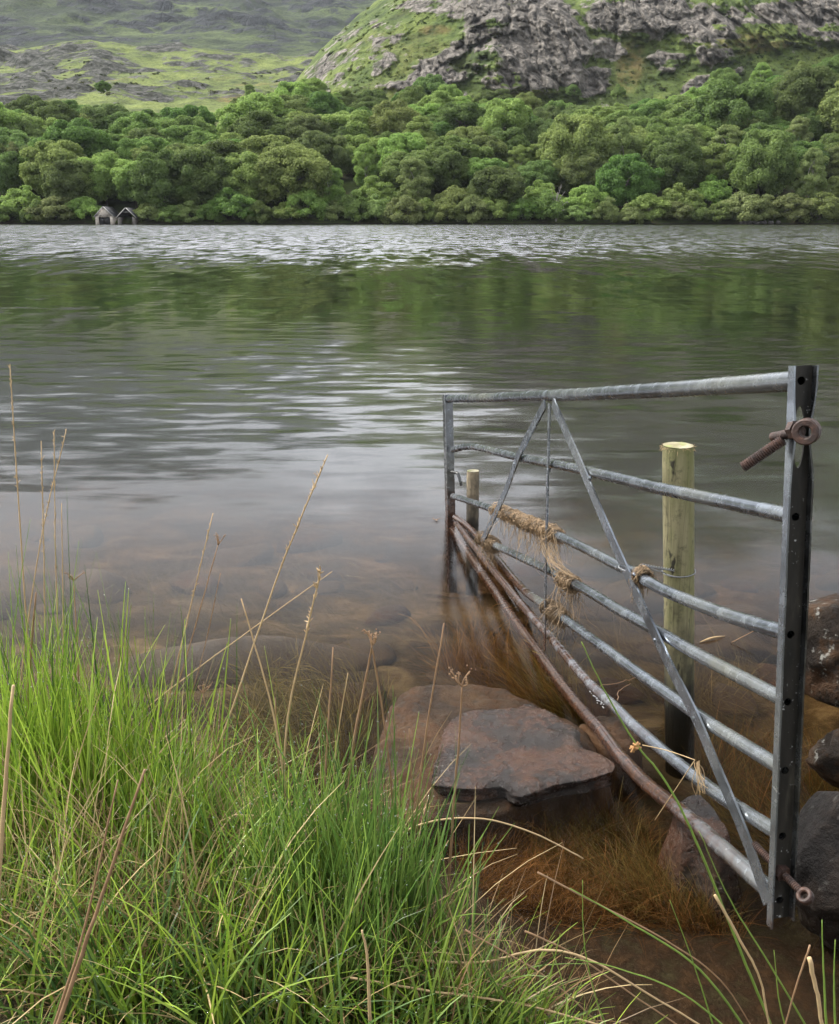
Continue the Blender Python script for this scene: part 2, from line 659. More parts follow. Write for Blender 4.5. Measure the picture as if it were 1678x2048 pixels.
def axis(lo, flo, fhi, hi, step, grow=1.12):
    a = list(np.arange(flo, fhi, step))
    s, x, R = step, fhi, []
    while x < hi:
        R.append(x)
        s *= grow
        x += s
    R.append(hi)
    s, x, L = step, flo, []
    while True:
        s *= grow
        x -= s
        if x < lo:
            break
        L.append(x)
    return np.array([lo] + L[::-1] + a + R)


def bed_material():
    m = NT('bank_and_lake_bed')
    P = m.n('NewGeometry').outputs['Position']
    z = m.n('SeparateXYZ', {0: P}).outputs['Z']
    n1 = m.noise(P, 3.2, 7, .66, .6)
    n2 = m.noise(P, 14, 6, .65)
    n3 = m.noise(P, 60, 3, .6)
    silt = m.ramp(n1.outputs['Fac'], [(.32, (.011, .010, .006)), (.45, (.034, .029, .017)), (.56, (.098, .083, .050)), (.70, (.21, .185, .12))])
    brown = m.ramp(n2.outputs['Fac'], [(.3, (.006, .004, .0025)), (.5, (.020, .012, .006)), (.7, (.050, .030, .014))])
    y = m.n('SeparateXYZ', {0: P}).outputs['Y']
    far = m.rng(m.math('ADD', y, m.math('MULTIPLY', m.math('SUBTRACT', n1.outputs['Fac'], .5), 2.0)), 2.3, 3.6)
    c = m.mix(far, brown, silt)
    c = m.mix(m.math('MULTIPLY', m.rng(n2.outputs['Fac'], .5, .35), .6), c, (.045, .042, .02))
    soil = m.ramp(n2.outputs['Fac'], [(.3, (.018, .016, .008)), (.6, (.055, .045, .02)), (.75, (.10, .08, .04))])
    c = m.mix(m.rng(z, -.02, .05), c, soil)
    h = m.math('ADD', n2.outputs['Fac'], m.math('MULTIPLY', n3.outputs['Fac'], .3))
    return m.principled(c, .9, 0, m.bump(h, .8, .03), .2)


gx = axis(-420, -2.4, 2.6, 420, .022)
gy = axis(-60, .6, 5.6, 239.5, .022, 1.10)
XX, YY = np.meshgrid(gx, gy)
ZZ = ground_z(XX, YY)
ground = link('lake_bed_and_bank', mesh_np('lake_bed_and_bank', np.stack([XX, YY, ZZ], -1).reshape(-1, 3), grid_faces(len(gy), len(gx))), bed_material())
ground.name = 'ground'
structure(ground, 'grassy bank and brown peaty lake bed in the foreground')


# ------------------------------------------------------------------ water
def water_material():
    m = NT('lake_water')
    P = m.n('NewGeometry').outputs['Position']
    sep = m.n('SeparateXYZ', {0: P})
    x, y = sep.outputs['X'], sep.outputs['Y']

    def slopes(scale, stretch, amt, detail=3, rot=0.0, mid=.5):
        v = m.n('Mapping', {'Vector': P, 'Scale': stretch, 'Rotation': (0, 0, rot)}).outputs[0]
        nz = m.noise(v, scale, detail, .55, .3)
        s = m.n('VectorMath', {0: nz.outputs['Color'], 1: (.5, mid, .5)}, operation='SUBTRACT').outputs[0]
        return m.n('VectorMath', {0: s, 'Scale': amt}, operation='SCALE').outputs[0]

    patch = m.noise(m.n('Mapping', {'Vector': P, 'Scale': (.02, .045, 1)}).outputs[0], 1.0, 3)
    big = m.noise(m.n('Mapping', {'Vector': P, 'Scale': (.25, .5, 1)}).outputs[0], 1.0, 3)
    yy = m.math('ADD', y, m.math('MULTIPLY', m.math('SUBTRACT', patch.outputs['Fac'], .5), 20))
    # wind-ruffled water out on the lake
    far_amt = m.math('MULTIPLY', m.rng(yy, 18, 56, 0, 1, True), m.rng(patch.outputs['Fac'], .3, .7, .8, 1.0))
    a = slopes(1.0, (1.2, 2.6, 1), m.math('MULTIPLY', far_amt, .8), 3, 0.0, .59)
    a2 = slopes(1.0, (2.0, .45, 1), m.math('MULTIPLY', m.rng(yy, 16, 60, .08, 1, True), .8), 4, .05, .56)
    a = m.n('VectorMath', {0: a, 1: a2}, operation='ADD').outputs[0]
    # calm belt with a few cat's paws
    b = slopes(1.0, (2.0, 6.0, 1), m.math('MULTIPLY', m.rng(y, 3, 9, .25, 1), m.rng(big.outputs['Fac'], .42, .72, .04, .16)), 3)
    # slow swell running in over the shallows
    yn = m.math('ADD', y, m.math('MULTIPLY', m.math('SUBTRACT', big.outputs['Fac'], .5), 5))
    near_amt = m.math('MULTIPLY', m.rng(yn, 15, 9, 0, 1, True), m.rng(yn, 3.6, 7.0, .07, 1.0, True))
    c = slopes(1.0, (1.9, 6.4, 1), m.math('MULTIPLY', near_amt, .24), 3, .18)
    s = m.n('VectorMath', {0: a, 1: b}, operation='ADD').outputs[0]
    s = m.n('VectorMath', {0: s, 1: c}, operation='ADD').outputs[0]
    s = m.n('VectorMath', {0: s, 1: (1, 1, 0)}, operation='MULTIPLY').outputs[0]
    nrm = m.n('VectorMath', {0: m.n('VectorMath', {0: s, 1: (0, 0, 1)}, operation='ADD').outputs[0]}, operation='NORMALIZE').outputs[0]
    inc = m.n('NewGeometry').outputs['Incoming']
    cosv = m.math('ABSOLUTE', m.n('VectorMath', {0: nrm, 1: inc}, operation='DOT_PRODUCT').outputs['Value'])
    fr = m.math('POWER', m.math('SUBTRACT', 1.0, m.math('MINIMUM', cosv, 1.0)), 4.3)
    fr = m.math('MULTIPLY', fr, m.rng(cosv, .46, .22, .11, 1.0, True))
    gl = m.n('BsdfGlossy', {'Color': (1, 1, 1), 'Roughness': m.rng(y, 8, 16, .13, .055), 'Normal': nrm})
    tr = m.n('BsdfTransparent', {'Color': (1, 1, 1)})
    m.surf(m.n('MixShader', {0: fr, 1: tr, 2: gl}))
    ab = m.n('VolumeAbsorption', {'Color': (.62, .46, .24), 'Density': 2.1})
    m.t.links.new(ab.outputs[0], m.out.inputs['Volume'])
    return m.mat


mb = MB()
mb.box((-430, -62, -10.5), (860, 0, 0), (0, 302.5, 0), (0, 0, 10.5))
water = mb.build('water', water_material(), smooth=False)
structure(water, 'still dark lake with wind ripples towards the far shore')

# ------------------------------------------------------------------ far hills
SHORE = 240.0
TREE_TOP = np.array([(-900, 225), (0, 222), (90, 205), (180, 205), (300, 212), (420, 235), (480, 240), (540, 200), (620, 165), (700, 182), (760, 192), (900, 185),
                     (1050, 195), (1200, 208), (1300, 205), (1400, 178), (1500, 150), (1600, 120), (1700, 105), (2700, 90)], float)
BACK = 352.0                                              # distance at which the wood ends


def wood_top(px):
    return np.interp(px, TREE_TOP[:, 0], TREE_TOP[:, 1])


def x_row(px, row, d):
    """sideways position of picture column px on row `row` at forward distance d"""
    ry = -(np.asarray(row) - PH / 2) / FPX * math.sin(PITCH) + math.cos(PITCH)
    return (np.asarray(px) - PW / 2) / FPX / ry * d


_kx = (ray(1839, 300)[0] - ray(839, 300)[0]) / ray(839, 300)[1] / 1000.0      # lateral slope per picture column near the far shore


def px_far(x, y):
    return PW / 2 + (np.asarray(x) / np.asarray(y)) / _kx


def x_far(px, y):
    return (np.asarray(px) - PW / 2) * _kx * y


E_ROW = np.array([(r, elev(r)) for r in range(-700, 460, 10)])


def e_of(row):
    return np.interp(row, E_ROW[:, 0], E_ROW[:, 1])


def hill_z(x, y):
    """wooded hillside above the far shore"""
    px = px_far(x, np.maximum(y, 60))
    hb = (e_of(wood_top(px)) * BACK + CAMH) - 9.0
    t = (np.asarray(y) - SHORE) / (BACK - SHORE)
    n = fbm(V3(np.asarray(x) * .03, np.asarray(y) * .03, 5), 3) * 1.2
    z = hb * np.sign(t) * np.abs(t) ** .92 + n * np.clip(t * 3, 0, 1)
    return z + np.where(t >= 0, .45 * (1 - np.exp(-np.maximum(t, 0) * 112 / .8)), 0) - .25


def moor_material(name, rock_lo, rock_hi, heather, grass_a, grass_b, bracken, fine, crackw=.3):
    m = NT(name)
    P = m.pos()
    rock = m.attr('rock')
    n1 = m.noise(P, .035 * fine, 6, .6, .3)
    n2 = m.noise(P, .18 * fine, 6, .65)
    n3 = m.noise(P, .012 * fine, 4, .5)
    crack = m.n('TexVoronoi', {'Vector': m.n('Mapping', {'Vector': P, 'Scale': (1, .6, .30), 'Rotation': (0, .2, 0)}).outputs[0], 'Scale': .16 * fine}, feature='DISTANCE_TO_EDGE')
    crack2 = m.n('TexVoronoi', {'Vector': m.n('Mapping', {'Vector': P, 'Scale': (1, .6, .40), 'Rotation': (.2, -.15, 0)}).outputs[0], 'Scale': .45 * fine}, feature='DISTANCE_TO_EDGE')
    gf = m.math('ADD', m.math('MULTIPLY', n1.outputs['Fac'], .62), m.math('MULTIPLY', n2.outputs['Fac'], .38))
    grass = m.ramp(gf, [(.36, heather), (.46, grass_a), (.60, grass_b)])
    n4 = m.noise(P, .7 * fine, 5, .7)
    grass = m.mix(m.math('MULTIPLY', m.rng(n4.outputs['Fac'], .5, .36), .75), grass, tuple(.45 * q for q in heather))
    grass = m.mix(m.math('MULTIPLY', m.rng(m.attr('bracken'), 0, 1), m.rng(n2.outputs['Fac'], .35, .55)), grass, bracken)
    stone = m.ramp(n2.outputs['Fac'], [(.28, tuple(.35 * q for q in rock_lo)), (.45, rock_lo), (.66, rock_hi)])
    ck = m.math('MULTIPLY', m.rng(crack.outputs['Distance'], .0, .10), m.rng(crack2.outputs['Distance'], -.05, .09))
    stone = m.mix(m.rng(ck, 0, .7, crackw, 0), stone, (.020, .020, .019))
    f = m.math('ADD', rock, m.math('MULTIPLY', m.math('SUBTRACT', n2.outputs['Fac'], .5), 1.5))
    f = m.rng(f, .42, .58)
    c = m.mix(f, grass, stone)
    h = m.math('ADD', m.math('MULTIPLY', ck, crackw * .6), n2.outputs['Fac'])
    b = m.bump(h, m.rng(f, 0, 1, .35, 1.0), 3.0 / fine)
    return m.principled(c, .95, 0, b, .1)


def ground_wood_material():
    m = NT('woodland_floor')
    P = m.pos()
    n1 = m.noise(P, .12, 5)
    n2 = m.noise(P, 1.2, 5)
    c = m.ramp(n1.outputs['Fac'], [(.35, (.020, .020, .010)), (.5, (.035, .050, .014)), (.65, (.070, .095, .025))])
    c = m.mix(m.rng(n2.outputs['Fac'], .55, .7), c, (.07, .055, .03))
    z = m.n('SeparateXYZ', {0: P}).outputs['Z']
    c = m.mix(m.rng(m.math('ADD', z, m.math('MULTIPLY', n2.outputs['Fac'], .6)), .75, .35), c, (.025, .022, .018))
    return m.principled(c, .95, 0, m.bump(n2.outputs['Fac'], .8, .3), .1)


cols = np.linspace(-900, 2600, 240)
ys = np.concatenate([[236.5, 238.5, 239.4, 239.8, 240.2, 240.8, 242], np.linspace(244, 430, 90)])
CC, YY = np.meshgrid(cols, ys)
XX = x_far(CC, YY)
ZZ = hill_z(XX, YY)
ZZ = ZZ - np.maximum(YY - BACK - 20, 0) * .5
o = link('wooded_hillside', mesh_np('wooded_hillside', np.stack([XX, YY, ZZ], -1).reshape(-1, 3), grid_faces(len(ys), len(cols))), ground_wood_material())
structure(o, 'wooded hillside rising from the far shore')

# rolling moorland behind the wood, left of the crag
cols = np.linspace(-1100, 1100, 420)
ds = np.concatenate([np.linspace(300, 420, 50), np.linspace(424, 1000, 190)])
CC, DD = np.meshgrid(cols, ds)
XX = x_far(CC, DD)
base_e = np.interp(CC, [-1100, 0, 450, 560, 1100], [e_of(268), e_of(266), e_of(268), e_of(268), e_of(270)])
top_e = np.interp(CC, [-1100, 0, 100, 200, 330, 480, 620, 800, 1100], [e_of(96), e_of(103), e_of(96), e_of(82), e_of(100), e_of(104), e_of(108), e_of(112), e_of(112)])
t = np.clip((DD - 345) / (900 - 345), -.2, 1.4)
ee = base_e + (top_e - base_e) * np.sign(t) * np.abs(t) ** .8
ZZ = CAMH + ee * DD
k1 = fbm(V3(XX * .014, DD * .011, 1.7), 4, .55)
k2 = fbm(V3(XX * .05, DD * .045, 9.1), 5, .55)
kn = np.maximum(fbm(V3(XX * .022, DD * .016, 33.0), 3), -.05)
amp = np.clip((DD - 345) / 150, .15, 1)
left = sstep(330, 60, CC) * sstep(480, 640, DD) * sstep(960, 760, DD)
ZZ = ZZ + amp * (k1 * 9 + kn * 14 * (.6 + left) + k2 * 2.6) - np.maximum(DD - 900, 0) * .35
grad = np.gradient(ZZ, axis=0) / np.gradient(DD, axis=0)
rock = np.clip(.10 + kn * 2.0 + k2 * 1.1 + (grad - .13) * 1.2 + left * .25, 0, 1) * amp
meadow = np.exp(-((CC - 440) / 170) ** 2 - ((DD - 450) / 70) ** 2)
rock = np.clip(rock - meadow * .7, 0, 1)
br = sstep(.12, .3, fbm(V3(XX * .02, DD * .02, 71), 3)) * sstep(700, 480, DD)
moor = link('moorland', mesh_np('moorland', np.stack([XX, DD, ZZ], -1).reshape(-1, 3), grid_faces(len(ds), len(cols)),
            {'rock': rock.ravel(), 'bracken': br.ravel()}),
            moor_material('moorland', (.030, .032, .024), (.12, .118, .108), (.030, .042, .016), (.085, .108, .030), (.155, .185, .050), (.16, .092, .044), 1.0))
structure(moor, 'rolling green moorland with dark rocky knolls behind the wood')

# far mountain
cols = np.linspace(-1500, 2400, 420)
ds = np.linspace(880, 2600, 230)
CC, DD = np.meshgrid(cols, ds)
XX = x_far(CC, DD)
sky_e = np.interp(CC, [-1500, -300, 100, 400, 560, 680, 790, 1000, 2400], [.30, .275, .262, .232, .212, .203, .215, .25, .28])
b_e = np.interp(CC, [-1500, 0, 330, 620, 2400], [e_of(120), e_of(122), e_of(122), e_of(120), e_of(120)])
t = np.clip((DD - 900) / 1600, -.05, 1.05)
ee = b_e + (sky_e - b_e) * np.sign(t) * np.abs(t) ** .72
k1 = fbm(V3(XX * .0035, DD * .0022, 4.4), 5, .55)
k2 = fbm(V3(XX * .016, DD * .010, 2.4), 5, .58)
kr = fbm(V3(XX * .006, DD * .0045, 8.4), 4, .5, True)
amp = np.clip((DD - 900) / 250, .1, 1)
ZZ = CAMH + ee * DD + amp * (k1 * 46 + k2 * 15 + (kr - .4) * 26) * np.interp(DD, [900, 2000, 2600], [.6, 1, .7])
grad = np.gradient(ZZ, axis=0) / np.gradient(DD, axis=0)
rock = np.clip(.32 + (grad - .26) * 1.0 + k2 * 1.1, 0, 1)
rock = np.clip(rock - sstep(1500, 2100, DD) * .25, 0, 1)
mount = link('far_mountain', mesh_np('far_mountain', np.stack([XX, DD, ZZ], -1).reshape(-1, 3), grid_faces(len(ds), len(cols)),
             {'rock': rock.ravel(), 'bracken': np.zeros(rock.size)}),
             moor_material('far_mountain', (.012, .015, .018), (.040, .044, .048), (.014, .020, .015), (.028, .039, .020), (.068, .090, .033), (.1, .08, .05), .35))
structure(mount, 'hazy mountainside of heather and rock across the valley')

# the crag
LEFT = np.array([(-420, 1330), (-300, 1150), (-200, 1010), (-100, 880), (0, 757), (45, 700), (100, 640), (150, 600), (200, 560), (260, 520)], float)
rows = np.concatenate([np.linspace(262, -20, 190), np.linspace(-26, -420, 60)])
tt = np.concatenate([np.linspace(0, .62, 520) ** 1.05, np.linspace(.625, 1, 50)])
RR, TT = np.meshgrid(rows, tt, indexing='ij')
XL = np.interp(RR, LEFT[:, 0], LEFT[:, 1])
PX = XL + (2500 - XL) * TT
base_row = wood_top(PX) + 20


def blob(x, y, rx, ry, ang=0.0, soft=.35):
    a = math.radians(ang)
    dx, dy = PX - x, RR - y
    u = (dx * math.cos(a) + dy * math.sin(a)) / rx
    v = (-dx * math.sin(a) + dy * math.cos(a)) / ry
    return sstep(1 + soft, 1 - soft, np.hypot(u, v))


wob = fbm(V3(PX * .012, RR * .018, 3.3), 4, .55)
PXw, RRw = PX, RR
PX, RR = PX + wob * 55, RR + fbm(V3(PX * .012, RR * .018, 13.3), 4, .55) * 34
bA = np.maximum.reduce([blob(1080, 95, 105, 95, 0, .22), blob(1010, 20, 90, 60, 0), blob(1010, 150, 55, 30, 0)])       # pale main buttress
bB = np.maximum.reduce([blob(855, 135, 95, 20, -30), blob(890, 160, 48, 20, 0), blob(985, 125, 36, 40, 0), blob(960, 62, 70, 22, -25)])
bC = np.maximum.reduce([blob(1280, 25, 110, 55, 0), blob(1480, 40, 150, 62, -8), blob(1640, 25, 120, 52, 5), blob(1900, 20, 260, 90, 0)])   # dark upper cliffs
bD = np.maximum.reduce([blob(1175, 170, 42, 22, -20), blob(1210, 100, 40, 30, 0) * .7, blob(1330, 120, 40, 14, -15) * .9, blob(1420, 95, 50, 30, -30) * .9,
                        blob(1590, 90, 45, 14, 0) * .9, blob(1420, 165, 60, 16, -30) * .8])
bE = np.maximum.reduce([blob(690, 110, 40, 70, 20) * .52, blob(640, 150, 30, 45, 30) * .6, blob(770, 60, 50, 24, 0) * .55, blob(880, 12, 120, 18, 0) * .55, blob(760, 110, 26, 36, 10) * .5])
bF = blob(1300, -150, 600, 110) * .85
rockm = np.maximum.reduce([bA, bB * .95, bC * .95, bD, bE, bF])
PX, RR = PXw, RRw
proud = bA * 16 + bB * 9 + bC * 11 + bD * 6 + bE * 5 + bF * 10
D = 438 + (262 - RR) * .27 + np.maximum(-RR, 0) * .25
edge = (PX - XL)
D = D + 75 * np.exp(-edge / 60.0) + 25 * np.exp(-edge / 220.0)
X0 = x_row(PX, RR, D)
Z0 = CAMH + e_of(RR) * D
Pn = V3(X0, D, Z0)
flute = fbm(V3((X0 + .3 * Z0) * .11, D * .03, Z0 * .028), 5, .58, True)
blocks = fbm(Pn * .055, 4, .55)
Ps = V3(X0 + .35 * Z0, D, Z0)
chip = fbm(Ps * V3(.32, .2, .13), 3, .55)
cr1 = np.clip(1 - 2.2 * np.abs(perlin(Ps * V3(.075, .03, .035) + 4)), 0, 1) ** 5
cr2 = np.clip(1 - 2.4 * np.abs(perlin(Ps * V3(.17, .06, .075) + 9)), 0, 1) ** 4
cr3 = np.clip(1 - 2.4 * np.abs(perlin(V3(X0 - .8 * Z0, D, Z0) * V3(.03, .03, .12) + 19)), 0, 1) ** 5
rough = fbm(Pn * .02, 4, .5)
step_ = np.sin((Z0 + 6 * perlin(Pn * .03)) * .55)
D = D - proud * (1 + .25 * wob) + rough * 9 - rockm * ((flute - .35) * 9 + blocks * 4.5 + chip * 1.8 - cr1 * 5 - cr2 * 2.2 - cr3 * 1.0) - (1 - rockm) * (blocks * 4.5 + chip * 1.6)
bscale = sstep(0, 40, edge)
XX = x_row(PX, RR, D)
ZZ = CAMH + e_of(RR + (1 - bscale) * fbm(V3(RR * .05, 0, 0), 3) * 8) * D
ledge = sstep(.02, .24, fbm(V3(X0 * .022 + .4 * Z0 * .03, D * .03, Z0 * .075 + 6), 4, .55)) * (1 - .75 * blob(1085, 95, 85, 80))
rock_attr = np.clip(rockm * .9 * (1 - .85 * ledge) + .06 + (blocks * .8 + chip * .25) * (1 - rockm) + flute * .08 * rockm, 0, 1)
brk = np.maximum.reduce([blob(1260, 130, 26, 50, 8), blob(1480, 82, 60, 14, -5), blob(1530, 95, 60, 10, -10), blob(1050, 185, 60, 8, 0) * .8, blob(870, 60, 30, 10)])
brk = np.clip(brk * .65 + .2 * sstep(.1, .35, rough), 0, 1)
verts = np.stack([XX, D, ZZ], -1)
skirt = verts[:, 0].copy()                                # the hidden flank behind the ridge
skirt2 = skirt + np.array([25.0, 260.0, -60.0])
verts = np.concatenate([skirt2[:, None], verts], 1)
pad = lambda A: np.concatenate([A[:, :1], A], 1).ravel()
top = verts[-1] + np.array([0, 300, -80.0])
verts = np.concatenate([verts, top[None]], 0)
ra = np.concatenate([pad(rock_attr), np.zeros(verts.shape[1])])
ba = np.concatenate([pad(brk), np.zeros(verts.shape[1])])
crag = link('crag', mesh_np('crag', verts.reshape(-1, 3), grid_faces(verts.shape[0], verts.shape[1]), {'rock': ra, 'bracken': ba}, False),
            moor_material('crag', (.080, .073, .064), (.26, .235, .205), (.030, .044, .015), (.062, .088, .024), (.120, .150, .040), (.12, .085, .036), 1.0, .35))
structure(crag, 'grey rocky crag with grassy ledges above the wood')
_me = crag.data
bm = bmesh.new()
bm.from_mesh(_me)
bmesh.ops.recalc_face_normals(bm, faces=bm.faces)
bm.to_mesh(_me)
bm.free()

# air: haze over the whole valley
mb = MB()
mb.box((-2700, -90, -11.6), (5400, 0, 0), (0, 2800, 0), (0, 0, 900))
hz = NT('haze_air')
pv = hz.n('VolumePrincipled', {'Color': (.86, .92, 1.0), 'Density': .00004, 'Anisotropy': 0.0})
hz.t.links.new(pv.outputs[0], hz.out.inputs['Volume'])
haze = mb.build('haze', hz.mat, smooth=False)
tag(haze, 'pale mist hanging in the valley air', None, kind='stuff')

# ------------------------------------------------------------------ trees
ORD = ['first', 'second', 'third', 'fourth', 'fifth', 'sixth', 'seventh', 'eighth', 'ninth', 'tenth', 'eleventh', 'twelfth', 'thirteenth', 'fourteenth', 'fifteenth',
       'sixteenth', 'seventeenth', 'eighteenth', 'nineteenth', 'twentieth', 'twenty-first', 'twenty-second', 'twenty-third', 'twenty-fourth', 'twenty-fifth', 'twenty-sixth',
       'twenty-seventh', 'twenty-eighth', 'twenty-ninth', 'thirtieth', 'thirty-first', 'thirty-second', 'thirty-third', 'thirty-fourth', 'thirty-fifth', 'thirty-sixth',
       'thirty-seventh', 'thirty-eighth', 'thirty-ninth', 'fortieth', 'forty-first', 'forty-second', 'forty-third', 'forty-fourth', 'forty-fifth']


def unit(v):
    return v / (np.linalg.norm(v, axis=-1, keepdims=True) + 1e-9)


ICO_V, ICO_F = None, None


def ico(sub=1):
    bm = bmesh.new()
    bmesh.ops.create_icosphere(bm, subdivisions=sub, radius=1.0)
    v = np.array([q.co[:] for q in bm.verts])
    f = np.array([[q.index for q in p.verts] for p in bm.faces])
    bm.free()
    return v, f


ICO1 = ico(1)
ICO2 = ico(2)


def crown_mesh(seed, kind):
    """foliage of one tree, about 1 unit = 1 m for a tree of the kind's usual height; base of the trunk at the origin"""
    g = np.random.default_rng(seed)
    cl = []
    if kind == 'oak':
        N, R, zc, rz, leaf, per = 72, 6.4, 6.2, 4.9, .40, 320
        for i in range(N):
            fz = 1 - 1.82 * (i + .5) / N
            th = i * 2.39996 + g.normal(0, .35)
            rr = math.sqrt(max(0, 1 - fz * fz))
            k = g.uniform(.70, 1.02)
            lob = 1 + .16 * math.sin(2 * th + seed) + .1 * math.sin(3 * th + seed * 2)
            cl.append((np.array([R * rr * math.cos(th) * k * lob, R * rr * math.sin(th) * k * lob, zc + rz * fz * k + g.normal(0, .35)]), g.uniform(1.15, 2.0)))
    elif kind == 'birch':
        N, leaf, per = 60, .30, 300
        for i in range(N):
            t = (i + .5) / N
            z = 2.6 + 9.2 * t
            R = 3.7 * math.sqrt(max(.05, 1 - (1.9 * t - .85) ** 2))
            th = i * 2.39996 + g.normal(0, .4)
            k = g.uniform(.55, 1.1)
            cl.append((np.array([R * k * math.cos(th), R * k * math.sin(th), z + g.normal(0, .4)]), g.uniform(.75, 1.3)))
    else:
        N, leaf, per = 40, .30, 280
        for i in range(N):
            fz = 1 - 1.12 * (i + .5) / N
            th = i * 2.39996 + g.normal(0, .4)
            rr = math.sqrt(max(0, 1 - fz * fz))
            k = g.uniform(.7, 1.08)
            cl.append((np.array([3.1 * rr * k * math.cos(th), 3.1 * rr * k * math.sin(th), 1.15 + 3.3 * max(fz, -.2) * k + g.normal(0, .25)]), g.uniform(.65, 1.15)))
    vs_, f4, f3, n = [], [], [], 0
    ctr = np.mean([c for c, _ in cl], axis=0)
    for c, r in cl:
        m = int(per * (r / 1.5) ** 1.6) + 40
        d = unit(g.normal(size=(m, 3)))
        out = unit((c - ctr)[None])[0]
        d = unit(d + out * .55 + np.array([0, 0, .35]))
        p = c + d * (r * g.uniform(.70, 1.12, (m, 1))) * np.array([1.12, 1.12, .78])
        nr = unit(d * .9 + g.normal(size=(m, 3)) * .55 + np.array([0, 0, .25]))
        a = unit(np.cross(nr, g.normal(size=(m, 3))))
        b = np.cross(nr, a)
        s = leaf * g.uniform(.6, 1.25, (m, 1))
        q = np.stack([p - a * s * .62, p + b * s * .4, p + a * s * .62, p - b * s * .4], 1).reshape(-1, 3)
        vs_.append(q)
        f4.append(np.arange(4 * m).reshape(-1, 4) + n)
        n += 4 * m
        iv, if_ = ICO1
        core = c + iv * r * .66 * np.array([1.1, 1.1, .75]) - out * r * .12
        vs_.append(core)
        f3.append(if_ + n)
        n += len(iv)
    return mesh_np('crown', np.vstack(vs_), [np.vstack(f4), np.vstack(f3)], None, False)


def trunk_mesh(seed, kind):
    g = np.random.default_rng(seed + 500)
    mb = MB()
    H, r0 = {'oak': (8.0, .42), 'birch': (10.5, .20), 'bush': (2.4, .14)}[kind]
    k = 7
    pts = np.array([[g.normal(0, .10) * i, g.normal(0, .10) * i, H * i / k - .7 * (i == 0)] for i in range(k + 1)])
    mb.tube(catmull(pts, 3), np.linspace(r0, r0 * .25, k * 3 + 1), 8)
    nb = {'oak': 9, 'birch': 10, 'bush': 6}[kind]
    for i in range(nb):
        t = .3 + .6 * i / nb
        st = pts[0] * (1 - t) + pts[-1] * t
        st[2] = H * t
        th = i * 2.4 + g.normal(0, .4)
        L = {'oak': 5.0, 'birch': 2.4, 'bush': 2.0}[kind] * (1.15 - t * .6)
        up = {'oak': .45, 'birch': .9, 'bush': .7}[kind]
        e = st + np.array([math.cos(th), math.sin(th), up]) * L
        mid = (st + e) / 2 + np.array([g.normal(0, .2), g.normal(0, .2), .3])
        mb.tube(catmull([st, mid, e], 4), np.linspace(r0 * .38, r0 * .07, 9), 5)
    return mb.build('trunk_tmp', None).data


KINDS = {'oak': 6, 'birch': 4, 'bush': 4}
CROWN, TRUNK = {}, {}
for kd, nvar in KINDS.items():
    for i in range(nvar):
        CROWN[kd, i] = crown_mesh(31 * i + len(kd) * 7, kd)
        CROWN[kd, i].materials.append(M['leaf_mid'])
    for i in range(2):
        TRUNK[kd, i] = trunk_mesh(i + 13, kd)
        TRUNK[kd, i].materials.append(M['bark_pale' if kd == 'birch' else 'bark'])
for ob in [q for q in bpy.data.objects if q.name.startswith('trunk_tmp')]:
    bpy.data.objects.remove(ob)

SHADE_WORD = {'leaf_deep': 'dark green', 'leaf_mid': 'mid green', 'leaf_fresh': 'fresh green', 'leaf_pale': 'pale green', 'leaf_olive': 'olive green'}
TREES = []


def tree(x, y, z, kind, scale, shade, label, group, sq=(1, 1), rz=None, sink=0.0):
    name = {'oak': 'oak_tree', 'birch': 'birch_tree', 'bush': 'willow_bush'}[kind]
    o = empty(name, (x, y, z - sink), label, 'bush' if kind == 'bush' else 'tree', group)
    o.rotation_euler = (0, 0, random.uniform(0, 6.28) if rz is None else rz)
    o.scale = (scale * sq[0], scale * sq[0], scale * sq[1])
    c = bpy.data.objects.new('crown', CROWN[kind, random.randrange(KINDS[kind])])
    COL.objects.link(c)
    c.parent = o
    c.material_slots[0].link = 'OBJECT'
    c.material_slots[0].material = M[shade]
    t = bpy.data.objects.new('trunk', TRUNK[kind, random.randrange(2)])
    COL.objects.link(t)
    t.parent = o
    TREES.append(o)
    return o


